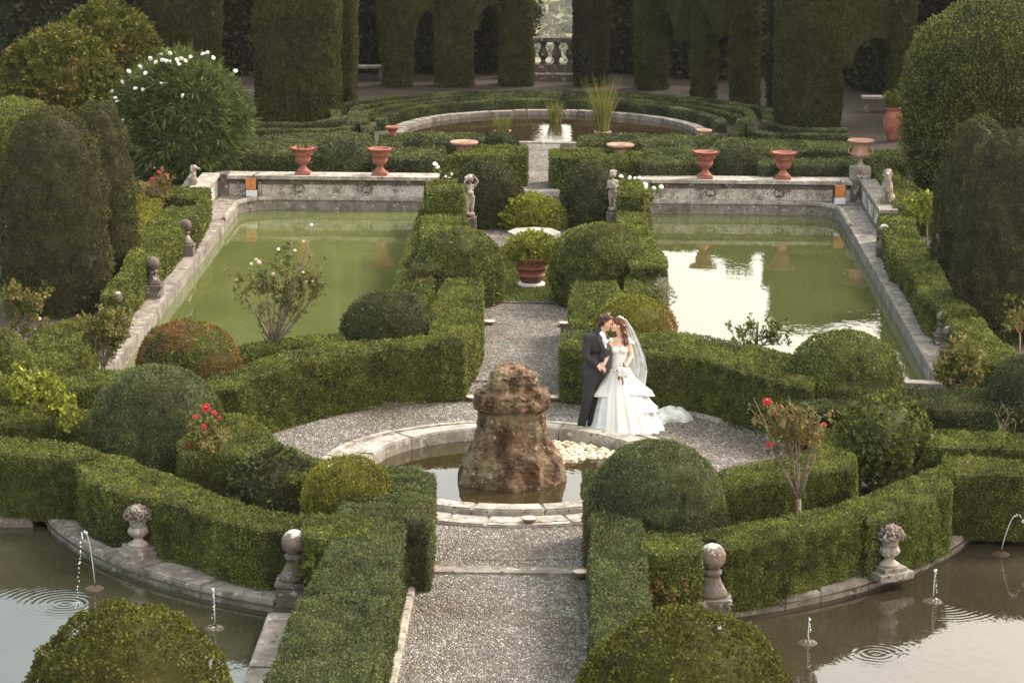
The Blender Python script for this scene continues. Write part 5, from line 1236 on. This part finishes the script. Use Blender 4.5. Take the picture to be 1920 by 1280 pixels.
# ---- statues
def cherub(px, py, label, hold):
    q = P(px, py); r = empty('cherub_statue', (q[0], q[1]+.12, 0), label, 'statue', 'cherub statues on pedestals beside the central domes')
    bm = bmesh.new(); add_box(bm, (0, 0, .22), (.26, .26, .44), bev=.012); bmobj('pedestal', bm, M['stonedark'], r)
    s = 1 if hold else -1; z = .50; k = .74
    def v(x, y, h): return (s*x*k, y*k, z+h*k)
    pr = [('e', v(0, 0, -.01), (.14*k, .13*k, .08*k)),
          ('c', v(-.055, .0, .05), v(-.06, .0, .27), .042*k, .055*k), ('c', v(-.06, 0, .27), v(-.055, .01, .47), .06*k, .082*k),
          ('c', v(.07, -.03, .05), v(.075, -.04, .26), .04*k, .052*k), ('c', v(.075, -.04, .26), v(.05, 0, .46), .06*k, .08*k),
          ('c', v(-.055, -.03, .03), v(-.06, -.08, .02), .03*k, .028*k), ('c', v(.07, -.05, .03), v(.08, -.1, .02), .03*k, .028*k),
          ('e', v(0, .01, .50), (.115*k, .1*k, .1*k)), ('e', v(0, -.02, .60), (.10*k, .10*k, .11*k)), ('e', v(0, 0, .74), (.11*k, .085*k, .10*k)), ('c', v(-.09, 0, .80), v(.09, 0, .80), .045*k, .045*k),
          ('c', v(0, 0, .82), v(.0, -.01, .90), .045*k, .04*k), ('e', v(0, -.02, 1.0), (.092*k, .1*k, .108*k)), ('e', v(0, .03, 1.03), (.10*k, .10*k, .10*k)),
          ('e', v(.03, -.11, .985), (.02*k, .025*k, .02*k)), ('e', v(-.0, -.12, .99), (.014*k, .02*k, .022*k)), ('e', v(.05, -.09, .965), (.03*k, .03*k, .03*k)), ('e', v(-.05, -.09, .965), (.03*k, .03*k, .03*k)),
          ('c', v(.03, .09, .1), v(0, .1, .4), .06*k, .05*k)]
    for i in range(16):
        a = i*2.4; pr.append(('e', v(.085*cos(a), .04+.085*sin(a), 1.03+.06*sin(i*1.7)), (.033*k,)*3))
    if hold: # hugs a bundle to the chest
        pr += [('c', v(-.12, 0, .80), v(-.135, -.04, .63), .042*k, .036*k), ('c', v(-.135, -.04, .63), v(-.02, -.12, .62), .036*k, .026*k), ('c', v(.12, 0, .80), v(.14, -.04, .66), .042*k, .036*k), ('c', v(.14, -.04, .66), v(.03, -.12, .72), .036*k, .026*k),
               ('e', v(.03, -.12, .70), (.08*k, .05*k, .10*k)), ('c', v(.06, -.06, .62), v(.08, -.04, .2), .05*k, .035*k)]
    else: # arm raised behind head, other carrying something at the cheek
        pr += [('c', v(-.12, 0, .80), v(-.21, .0, .93), .042*k, .036*k), ('c', v(-.21, 0, .93), v(-.13, -.03, 1.06), .036*k, .028*k), ('c', v(.12, 0, .80), v(.15, -.06, .9), .042*k, .034*k), ('c', v(.15, -.06, .9), v(.10, -.1, 1.02), .034*k, .028*k), ('e', v(.12, -.06, 1.04), (.05*k, .05*k, .05*k))]
    # fingers
    o = blob('figure', pr, .011, M['statue'], r, 2, .004, 60)
    return r
cherub(881, 447, 'lichened cherub statue with raised arm, left of the path', False)
cherub(1148, 437, 'pale cherub statue hugging a bundle, right of the path', True)
def dog(loc, label, s, rz, back=False):
    r = empty('dog_statue', loc, label, 'statue', 'seated stone dogs'); r.rotation_euler.z = rz; r.scale = (s, s, s)
    bm = bmesh.new(); add_box(bm, (0, .05, .03), (.26, .42, .07), bev=.01); bmobj('base', bm, M['stone'], r)
    pr = [('e', (0, .12, .22), (.13, .17, .16)), ('c', (0, .10, .26), (0, -.04, .50), .125, .11), ('e', (0, -.08, .46), (.105, .10, .12)), ('c', (0, -.06, .54), (0, -.08, .70), .085, .065),
          ('e', (0, -.09, .77), (.07, .085, .068)), ('c', (0, -.13, .765), (0, -.22, .745), .042, .03), ('e', (0, -.245, .752), (.018, .015, .014)),
          ('c', (-.055, -.05, .80), (-.085, -.06, .70), .02, .026), ('c', (.055, -.05, .80), (.085, -.06, .70), .02, .026)]
    for t in (-1, 1):
        pr += [('c', (t*.065, -.09, .44), (t*.065, -.11, .22), .05, .032), ('c', (t*.065, -.11, .22), (t*.065, -.11, .09), .031, .026), ('c', (t*.065, -.11, .085), (t*.065, -.16, .08), .03, .026),
               ('e', (t*.115, .10, .20), (.055, .12, .11)), ('c', (t*.125, .16, .12), (t*.13, .0, .10), .035, .03), ('c', (t*.13, .0, .095), (t*.13, -.06, .09), .032, .026)]
    pr += [('c', (.0, .26, .10), (.12, .30, .08), .025, .015)]
    blob('figure', pr, .012, M['statue'], r, 2, .003, 50)
dog((*P(357, 350, .55)[:2], .25), 'stone dog looking to the right, above the left outer hedge', .95, radians(75))
dog((*P(1662, 398, .4)[:2], .45), 'stone dog sitting upright facing the camera beside the right pool', 1.08, radians(-8))
for x, z_, pxx in ((P(357, 350, .55), .25, 0), (P(1662, 398, .4), .45, 1)):
    bm = bmesh.new(); add_box(bm, (x[0], x[1], z_/2), (.28, .42, z_), bev=.02); o = bmobj('stone_pier', bm, M['stonedark']); tag(o, 'stone pier carrying the %s dog statue' % ('right' if pxx else 'left'), 'pier')
# benches at the back
for px, py, lb in ((690, 152, 'stone bench in the shade behind the curved cypress pillar'), (1652, 212, 'grey stone bench in the dark archway on the right')):
    q = P(px, py); r = empty('garden_bench', (q[0], q[1]+.2, 0), lb, 'bench', 'stone benches under the cypresses')
    bm = bmesh.new(); add_box(bm, (0, 0, .42), (1.1, .38, .08), bev=.01); bmobj('seat', bm, M['stonelight'], r)
    for s_ in (-.4, .4):
        bm = bmesh.new(); add_box(bm, (s_, 0, .19), (.14, .3, .38), bev=.01); bmobj('leg', bm, M['stone'], r)

# ---- water jets
def jet(base, pts, label, stonep=None, drops=26, rad=.007):
    """thin stream breaking into drops; pts world coordinates"""
    r = empty('water_jet', base, label, 'water jet', 'thin fountain jets of the front pools')
    P_ = [Vector(p) for p in pts]; bm = bmesh.new()
    def at(t):
        k = t*(len(P_)-1); i = min(int(k), len(P_)-2); return P_[i].lerp(P_[i+1], k-i)
    n0 = int(len(P_)*.45)
    add_tube(bm, P_[:max(2, n0)], [rad*(1-.4*i/n0) for i in range(max(2, n0))], 5)
    for k in range(drops):
        t = .35+.65*(k+random.random())/drops; p = at(min(t, 1)); add_ball(bm, p+Vector(rng.normal(size=3))*.008, random.uniform(.005, .011), 1, (1, 1, random.uniform(1, 1.8)))
    for k in range(12):
        a = random.uniform(0, 6.3); add_ball(bm, P_[-1]+Vector((cos(a)*.05*random.random()*2, sin(a)*.05*random.random()*2, random.random()*.05)), .007, 1)
    o = bmobj('stream', bm, M['drops'], None, True); to_local(o, r)
    if stonep is not None:
        bV, bQ = lathe_tris([(.30, -.5), (.24, -.1), (.15, -.02), (.08, .02), (.02, .035)], (0, 0, 0), 28, 0, 1, nz=14); bV = bV*(1+.22*vnoise(bV, 4, 3))[:, None]
        o = link('spout_stone', npmesh('spout_stone', bV, bQ, True), M['rock2'], r); o.location = Vector((stonep[0], stonep[1], WL))-Vector(r.location)
WL = -.07
def parab(p, vx, vy, h, n=14, down=0.):
    """ballistic arc from p rising h and landing on the water"""
    out = []; g = 9.8; vz = sqrt(2*g*h); T = (vz+sqrt(vz*vz+2*g*max(0, p[2]-WL)))/g
    for i in range(n): t = T*i/(n-1); out.append((p[0]+vx*t, p[1]+vy*t, p[2]+vz*t-.5*g*t*t))
    return out
for px, py, hh, vx, vy, lb, nn in ((178, 1094, .75, -.12, -.85, 'tallest water jet of the left front pool, left of the fruit basket', 34), (403, 1168, .42, -.02, -.12, 'straight low water jet of the left front pool, nearest the corner ball', 20), (12, 956, .52, .68, .15, 'water jet arching over the back edge at the far left', 30),
                             (1515, 1195, .22, .04, -.05, 'short water jet in the right front pool, nearest the big dome', 16), (1750, 1118, .33, .04, -.10, 'water jet in the right front pool below the fruit basket', 20), (1878, 1030, .48, .55, -.2, 'water jet arching right at the far right', 26)):
    b = P(px, py, WL+.06); jet((b[0], b[1], WL), parab((b[0], b[1], WL+.07), vx, vy, hh), lb, (b[0], b[1]), nn)

# ================================================================== PEOPLE
YP = 38.28
def G(px, py, d=0.): return PY(px, py, YP+d)
def head_prims(c, az, tilt, roll=0., s=1.):
    """az: where the face points (0 = +x), tilt: nod down positive"""
    R = Matrix.Rotation(az, 3, 'Z') @ Matrix.Rotation(tilt, 3, 'Y') @ Matrix.Rotation(roll, 3, 'X')
    def q(x, y, z): return Vector(c)+R @ Vector((x*s, y*s, z*s))
    e = lambda p, r: ('e', p, tuple(v*s for v in r), tilt, az)
    pr = [e(q(-.012, 0, .03), (.096, .077, .092)), e(q(.02, 0, -.005), (.074, .066, .085)), e(q(.038, 0, -.062), (.045, .047, .045)), e(q(.062, 0, -.088), (.022, .026, .018)),
          ('c', q(.088, 0, .018), q(.112, 0, -.022), .009*s, .0135*s), e(q(.100, 0, -.028), (.012, .018, .009)), e(q(.084, 0, .034), (.014, .055, .010)),
          e(q(.088, 0, -.05), (.011, .022, .007)), e(q(.086, 0, -.063), (.011, .020, .007)), e(q(.055, .042, -.02), (.03, .022, .028)), e(q(.055, -.042, -.02), (.03, .022, .028)),
          e(q(.0, .076, -.002), (.020, .009, .032)), e(q(.0, -.076, -.002), (.020, .009, .032))]
    return pr, q, R
def hand(wrist, d, palm_n, s=1., curl=.6, side=1):
    """palm, four fingers of unequal length and a thumb; d = pointing direction, palm_n = palm normal"""
    w = Vector(wrist); d = Vector(d).normalized(); n = Vector(palm_n); n = (n-d*n.dot(d)).normalized(); t = d.cross(n)*side
    pr = [('c', w, w+d*.03*s, .025*s, .027*s)]
    for k in range(4):
        o = (k-1.5)*.019*s; pr.append(('c', w+t*o*.7+d*.015*s, w+t*o+d*.078*s, .0125*s, .0105*s))
        L = (.066, .076, .071, .056)[k]*s; b = w+t*o+d*.08*s; a1 = curl*.5; a2 = curl*1.2
        d1 = d*cos(a1)+n*sin(a1); d2 = d*cos(a2)+n*sin(a2); m_ = b+d1*L*.55; pr += [('c', b, m_, .0098*s, .009*s), ('c', m_, m_+d2*L*.5, .0088*s, .0075*s)]
    b = w+t*-.026*s+d*.022*s; m_ = b+(d*.55-t*.75+n*.35).normalized()*.036*s
    pr += [('c', b, m_, .0125*s, .011*s), ('c', m_, m_+(d*.85-t*.1+n*.4).normalized()*.034*s, .0105*s, .0085*s)]
    return pr
def c2(a, b, ra, rb): return ('c', a, b, ra, rb)
# ---- groom
base = P(1098, 806)
groom = empty('person', (base[0], YP, 0), 'man in a dark tuxedo leaning to kiss the bride, holding her hand', 'person', 'wedding couple beside the fountain')
hc = G(1135.5, 605.5, 0); neck0 = G(1127, 625, .02); chest = G(1118, 645, .03); belly = G(1115, 676, .02); pelv = G(1112, 702, .02)
shR, shL = G(1103, 634, -.10), G(1131, 632, .17)
elR, wrR = G(1098, 667, -.15), G(1122, 685, -.20)
elL, wrL = G(1150, 660, .30), G(1166, 672, .16)
hiR, hiL = G(1108, 708, -.06), G(1117, 708, .10)
knR, knL = G(1101, 751, -.09), G(1113, 752, .07)
anR, anL = G(1090, 795, -.02), G(1109, 796, .03)
pr, hq, hR = head_prims(hc, radians(-14), radians(20), 0, 1.05)
body = pr+[c2(hc+Vector((-.02, 0, -.07)), neck0, .052, .060), c2(neck0, chest, .06, .12), ('e', chest, (.13, .17, .16)), ('e', belly, (.115, .15, .17)), ('e', pelv, (.12, .16, .13)),
           c2(chest+Vector((-.03, -.08, .05)), shR, .08, .062), c2(chest+Vector((.03, .08, .05)), shL, .08, .062), c2(shR, elR, .055, .042), c2(elR, wrR, .042, .028), c2(shL, elL, .055, .042), c2(elL, wrL, .042, .028),
           c2(hiR, knR, .09, .06), c2(knR, anR, .058, .04), c2(hiL, knL, .09, .06), c2(knL, anL, .058, .04)]
body += hand(wrR, (wrR-elR)+Vector((.05, 0, .02)), (.2, .2, -.6), 1.0, .9)
body += hand(wrL, Vector((.6, -.75, -.1)), (-.6, -.4, 0), 1.0, .7, -1)
to_local(blob('body', body, .0068, M['skin'], None, 2), groom)
def clothes(name, pr, mat, root, vox=.010, sm=3, disp=.004, ds=7): o = blob(name, pr, vox, M[mat], None, sm, disp, ds); to_local(o, root); return o
jk = [('e', chest+Vector((0, 0, 0)), (.152, .195, .17)), c2(chest+Vector((-.03, -.07, .06)), shR, .105, .082), c2(chest+Vector((.03, .07, .06)), shL, .105, .082), c2(G(1124, 621, .02), chest, .078, .14),
      c2(shR, elR, .078, .062), c2(elR, elR.lerp(wrR, .86), .062, .046), c2(shL, elL, .078, .062), c2(elL, elL.lerp(wrL, .86), .062, .046),
      ('e', belly, (.135, .17, .19)), ('e', G(1112, 698, .02), (.145, .185, .16)), c2(G(1104, 704, -.05), G(1106, 710, .1), .10, .10), c2(G(1100, 690, .02), G(1099, 709, .04), .08, .07)]
clothes('jacket', jk, 'suit', groom, .010, 3, .008, 9)
tr_ = [c2(hiR, knR, .105, .078), c2(knR, anR+Vector((0, 0, -.01)), .078, .066), c2(hiL, knL, .105, .078), c2(knL, anL+Vector((0, 0, -.01)), .078, .066), ('e', pelv, (.13, .17, .13)), c2(hiR, hiL, .10, .10)]
clothes('trousers', tr_, 'suit', groom, .010, 3, .007, 8)
clothes('shirt', [c2(G(1126, 623, .0), G(1134, 640, -.10), .058, .040), c2(G(1130, 632, -.08), G(1136, 652, -.14), .035, .018)], 'shirt', groom, .008, 1, 0)
clothes('cuff', [c2(elR.lerp(wrR, .8), elR.lerp(wrR, .95), .045, .038)], 'shirt', groom, .008, 1, 0)
bm = bmesh.new()
for a, b, c_ in ((G(1121, 622, -.16), G(1127, 640, -.2), G(1139, 668, -.185)),):
    vs = [bm.verts.new(v) for v in (a, G(1130, 634, -.215), G(1128, 641, -.215), G(1140, 672, -.17), G(1137, 672, -.16), G(1122, 643, -.19))]; bm.faces.new(vs)
    vs2 = [bm.verts.new(v.co+Vector((0, .012, 0))) for v in vs]; bm.faces.new(vs2[::-1])
    for i in range(6): bm.faces.new((vs[i], vs[(i+1) % 6], vs2[(i+1) % 6], vs2[i]))
to_local(bmobj('lapel', bm, M['satin'], None), groom)
clothes('vest', [c2(G(1136, 655, -.07), G(1132, 690, -.05), .095, .10)], 'satin', groom, .012, 2, 0)
for a_, dx, dy in ((anR, .05, -.13), (anL, .11, -.08)):
    f = Vector((a_.x, a_.y, .03)); clothes('shoe', [c2(f+Vector((-dx*.3, -dy*.3, .01)), f+Vector((dx*.5, dy*.5, 0)), .042, .044), c2(f+Vector((dx*.5, dy*.5, -.003)), f+Vector((dx*1.3, dy*1.3, -.008)), .04, .026), c2(f+Vector((0, 0, .02)), f+Vector((0, 0, .07)), .042, .045)], 'shoe', groom, .008, 1, 0)
hp = []
for i in range(46):
    v = Vector(rng.normal(size=3)).normalized(); v.x = -abs(v.x)*.9+.30*(v.z > .3); v.z = v.z*.95+.22
    if v.z < -.55: continue
    p = hq(v.x*.096-.012, v.y*.080, v.z*.095+.030); hp.append(('e', p, (.028, .026, .026)))
hp += [('e', hq(-.022, 0, .045), (.098, .085, .092), .35, radians(-14)), ('e', hq(.045, -.02, .105), (.04, .045, .02)), ('c', hq(-.075, -.03, -.05), hq(-.07, .03, -.06), .03, .03), ('c', hq(-.01, -.078, .03), hq(-.005, -.08, -.02), .02, .014), ('c', hq(-.01, .078, .03), hq(-.005, .08, -.02), .02, .014)]
clothes('hair', hp, 'hair', groom, .007, 1, .008, 45)
def face_bits(q, root, brow):
    for s_ in (-1, 1):
        bm = bmesh.new(); add_ball(bm, q(.086, s_*.031, .010), .010, 2, (1, 1.2, .5)); to_local(bmobj('eye', bm, M['eye'], None, True), root)
        bm = bmesh.new(); add_tube(bm, [q(.092, s_*.014, .036), q(.094, s_*.032, .042), q(.082, s_*.052, .035)], .004, 5); to_local(bmobj('eyebrow', bm, M[brow], None), root)
    bm = bmesh.new(); add_tube(bm, [q(.090, -.020, -.056), q(.1, 0, -.055), q(.090, .020, -.056)], [.003, .007, .003], 6); to_local(bmobj('lips', bm, M['lips'], None, True), root)
face_bits(hq, groom, 'hair')
bm = bmesh.new(); add_ball(bm, G(1138, 641, -.2), .02, 2); to_local(bmobj('boutonniere', bm, M['petal_white'], None), groom)

# ---- bride
bb = P(1170, 805)
bride = empty('person', (bb[0], YP, 0), 'bride in a white tiered lace gown and veil, face raised to the groom', 'person', 'wedding couple beside the fountain')
hb = G(1157.5, 609.5, -.02); nb = G(1163, 631, .01); cb = G(1161, 652, .02); wb_ = G(1160, 682, .02)
sR, sL = G(1146, 639, .0), G(1179, 641, .02)
eR, wR_ = G(1140.5, 663, -.09), G(1134, 681, -.21)
eL, wL = G(1184, 667, -.02), G(1173, 688, -.19)
prb, bq, bR = head_prims(hb, radians(196), radians(-8), 0, .95)
bodyb = prb+[c2(hb+Vector((.015, 0, -.06)), nb, .046, .045), c2(nb, cb, .045, .10), ('e', cb, (.135, .10, .12)), c2(cb, wb_, .115, .10), c2(nb+Vector((-.02, 0, -.04)), sR, .05, .043), c2(nb+Vector((.03, 0, -.04)), sL, .05, .043),
              c2(sR, eR, .041, .032), c2(eR, wR_, .032, .022), c2(sL, eL, .041, .032), c2(eL, wL, .032, .022), ('e', G(1160, 700, .02), (.16, .13, .12)),
              c2(G(1154, 712, .02), G(1152, 790, .02), .08, .05), c2(G(1170, 712, .02), G(1172, 790, .02), .08, .05)]
bodyb += hand(wR_, Vector((-.55, -.1, -.55)), (0.2, .9, -.2), .92, .7)
bodyb += hand(wL, Vector((-.6, -.3, -.5)), (0, -.2, .9), .92, 1.1, -1)
to_local(blob('body', bodyb, .0065, M['skinf'], None, 2), bride)
face_bits(bq, bride, 'hairf')
clothes('bodice', [('e', cb+Vector((0, -.0, -.03)), (.148, .115, .09)), ('e', G(1153.5, 656, -.085), (.062, .05, .058)), ('e', G(1168, 656, -.085), (.062, .05, .058)), c2(cb+Vector((0, 0, -.05)), wb_, .123, .118), ('e', G(1161, 697, .02), (.165, .14, .12)), c2(wb_, G(1161, 697, .02), .125, .14)], 'lace', bride, .009, 2, .003, 40)
for a_ in (sR, sL):
    prl = [('e', a_+Vector(rng.normal(size=3))*.03, (.03, .03, .022)) for k in range(9)]; clothes('lace_sleeve', prl, 'lace', bride, .008, 1, .004, 60)
# tiered skirt
def skirt(name, rows, folds, amp, seed, front=1.0):
    """rows: (px centre, py, half width m, depth m)"""
    n = 180; V = []
    m = len(rows); ks = np.linspace(0, m-1, (m-1)*7+1)
    cols = np.array(rows, float)
    for t in ks:
        i = min(int(t), m-2); f = t-i; r_ = cols[i]*(1-f)+cols[i+1]*f; c_ = G(r_[0], r_[1]); g = t/(m-1)
        for k in range(n):
            a = 2*pi*k/n; w_ = 1+amp*g*(sin(a*folds+seed+1.3*sin(a*2+seed))+.5*sin(a*folds*1.9+2*seed+g*2))
            V.append((c_.x+r_[2]*cos(a)*w_, c_.y+.02+r_[3]*sin(a)*w_, max(.012, c_.z+.035*g*amp*12*sin(a*folds*.5+seed)*(1 if name != 'skirt' else .3))))
    V = np.array(V); i, j = np.meshgrid(np.arange(len(ks)-1), np.arange(n), indexing='ij'); j1 = (j+1) % n
    q = np.stack([i*n+j, i*n+j1, (i+1)*n+j1, (i+1)*n+j], -1).reshape(-1, 4)
    o = link(name, npmesh(name, V, q, True), M['lace']); md = o.modifiers.new('thick', 'SOLIDIFY'); md.thickness = .004
    to_local(o, bride)
skirt('skirt', [(1161, 690, .155, .14), (1163, 708, .22, .20), (1166, 735, .33, .30), (1170, 765, .415, .38), (1174, 792, .49, .45), (1176, 803, .545, .50)], 17, .05, .4)
skirt('ruffle', [(1163, 706, .20, .19), (1165, 722, .33, .21), (1169, 737, .44, .27)], 5, .075, 1.9)
skirt('ruffle', [(1168, 736, .33, .22), (1171, 752, .40, .29), (1176, 764, .455, .335)], 5, .07, 3.1)

# hair with long curls
hp = [('e', bq(-.02, 0, .04), (.098, .082, .088), -.14, radians(196)), ('e', bq(-.07, 0, .01), (.05, .06, .07))]
for i in range(30):
    v = Vector(rng.normal(size=3)).normalized(); v.x = -abs(v.x)*.8+.2; v.z = abs(v.z)*.9+.1; hp.append(('e', bq(v.x*.09-.01, v.y*.08, v.z*.09+.03), (.02, .02, .02)))
for px_, d_, pxe, ye in ((1166, -.07, 1172, 645), (1168, -.05, 1174, 652), (1170, -.02, 1178, 647), (1156, .03, 1149, 646), (1157, .04, 1153, 650), (1171, .05, 1176, 643)):
    prev = G(px_, 607, d_*.5)
    for k in range(1, 10):
        f = k/9; p = G(px_+(pxe-px_)*f+1.6*sin(k*2.1), 607+(ye-607)*f, d_+.02*cos(k*2.1)); hp.append(c2(prev, p, .026-.010*f, .026-.012*f)); prev = p
clothes('hair', hp, 'hairf', bride, .007, 1, .007, 45)
bm = bmesh.new()
for k in range(7): add_ball(bm, G(1161+k*1.1, 593.5+.4*k, -.06+.02*k), .014, 2)
to_local(bmobj('hair_flowers', bm, M['petal_white'], None, True), bride)
# veil hanging from the head to the waist and hip
def veil():
    rows = [(1160, 594, .035, -.02, .04), (1166, 598, .075, .04, .05), (1175, 615, .10, .12, .06), (1183, 640, .13, .16, .07), (1190, 665, .155, .18, .08), (1193, 690, .165, .18, .085), (1192, 712, .15, .17, .09), (1190, 728, .14, .16, .09)]
    n = 60; V = []; m = len(rows); ks = np.linspace(0, m-1, (m-1)*6+1); C_ = np.array(rows)
    for t in ks:
        i = min(int(t), m-2); f = t-i; r_ = C_[i]*(1-f)+C_[i+1]*f; c_ = G(r_[0], r_[1], r_[3]); g = t/(m-1)
        for k in range(n):
            s_ = k/(n-1)*2-1
            V.append((c_.x+r_[2]*s_, c_.y+.06*(1-s_*s_)-.06+r_[4]*.35*sin(s_*15+g*3)+.02*sin(s_*31+g*5), c_.z+.05*g*s_*-.6+.02*sin(s_*9)*g))
    V = np.array(V); i, j = np.meshgrid(np.arange(len(ks)-1), np.arange(n-1), indexing='ij')
    q = np.stack([i*n+j, i*n+j+1, (i+1)*n+j+1, (i+1)*n+j], -1).reshape(-1, 4)
    to_local(link('veil', npmesh('veil', V, q, True), M['tulle']), bride)
veil()
def tulle_heap(name, c, rx, ry, h, seed, fr=5.):
    n = 70; x, y = np.meshgrid(np.linspace(-1, 1, n), np.linspace(-1, 1, n)); p = np.stack([x.ravel(), y.ravel(), x.ravel()*0+seed], 1)
    rr = np.sqrt(x.ravel()**2+y.ravel()**2); z = h*np.clip(1-rr**2, 0, 1)**.7*(.7+.45*vnoise(p, 2.2, seed))+.018*np.abs(vnoise(p, fr*1.6, seed+1))*np.clip(1.2-rr, 0, 1)
    k = 1/np.maximum(1, rr*(1.02+.12*vnoise(p, 3, seed+2))); V = np.stack([c[0]+x.ravel()*rx*k, c[1]+y.ravel()*ry*k, .016+np.maximum(z, 0)], 1)
    i, j = np.meshgrid(np.arange(n-1), np.arange(n-1), indexing='ij'); q = np.stack([i*n+j, i*n+j+1, (i+1)*n+j+1, (i+1)*n+j], -1).reshape(-1, 4)
    return link(name, npmesh(name, V, q, True), M['tulle'])
q_ = P(1262, 788); to_local(tulle_heap('train', (q_[0]-.03, q_[1]+.12), .34, .35, .17, 5), bride)
q_ = P(1222, 795); to_local(tulle_heap('train', (q_[0], q_[1]+.1), .22, .25, .05, 9), bride)
q_ = P(1102, 799); to_local(tulle_heap('train', (q_[0]+.05, q_[1]+.3), .12, .2, .16, 12), bride)
# bouquet
r = empty('bouquet', tuple(G(1165, 697, -.27)), 'round bouquet of white flowers and green leaves held by the bride', 'bouquet')
for k in range(26):
    v = Vector(rng.normal(size=3)).normalized(); v.y = -abs(v.y); v.z = v.z*.8+.1
    o = bpy.data.objects.new('flower', FL['white']); COL.objects.link(o); o.parent = r; o.location = v*.085; o.scale = (.55,)*3; o.rotation_euler = v.to_track_quat('Z', 'Y').to_euler()
cc = rng.normal(size=(26, 3)); cc /= np.linalg.norm(cc, axis=1)[:, None]; V, Fq, rn = rosettes(cc*.095, cc, 3, .05, .02, .5)
assemble('foliage', np.zeros((0, 3)), [], V, Fq, rn, np.zeros(len(rn)), M['rose'], r)
bm = bmesh.new(); add_tube(bm, [(0, .03, -.04), (.03, .0, -.17), (.02, .01, -.2)], [.018, .012, .01], 8); bmobj('stems', bm, M['twig'], r, True)
bm = bmesh.new(); add_tube(bm, [(.03, -.0, -.08), (.06, -.12, -.2), (.1, -.17, -.34)], [.006, .008, .004], 4); bmobj('ribbon', bm, M['petal_white'], r)

# ------------------------------------------------------------------ air
bm = bmesh.new(); add_box(bm, (0, 690, -38), (1500, 1480, 102))
me = bpy.data.meshes.new('haze'); bm.to_mesh(me); bm.free()
mh = bpy.data.materials.new('haze'); mh.use_nodes = True; nh = mh.node_tree; nh.nodes.remove(nh.nodes['Principled BSDF'])
pv = nh.nodes.new('ShaderNodeVolumePrincipled'); pv.inputs['Density'].default_value = .00012; pv.inputs['Color'].default_value = (.95, .90, .87, 1); pv.inputs['Anisotropy'].default_value = .2  # thin volume added over the garden to lift darks, real haze over the valley
nh.links.new(pv.outputs[0], nh.nodes['Material Output'].inputs['Volume'])
o = link('haze', me, mh); o['kind'] = 'stuff'; o['label'] = 'faint warm evening haze over the valley, added over the garden to lift its dark tones'
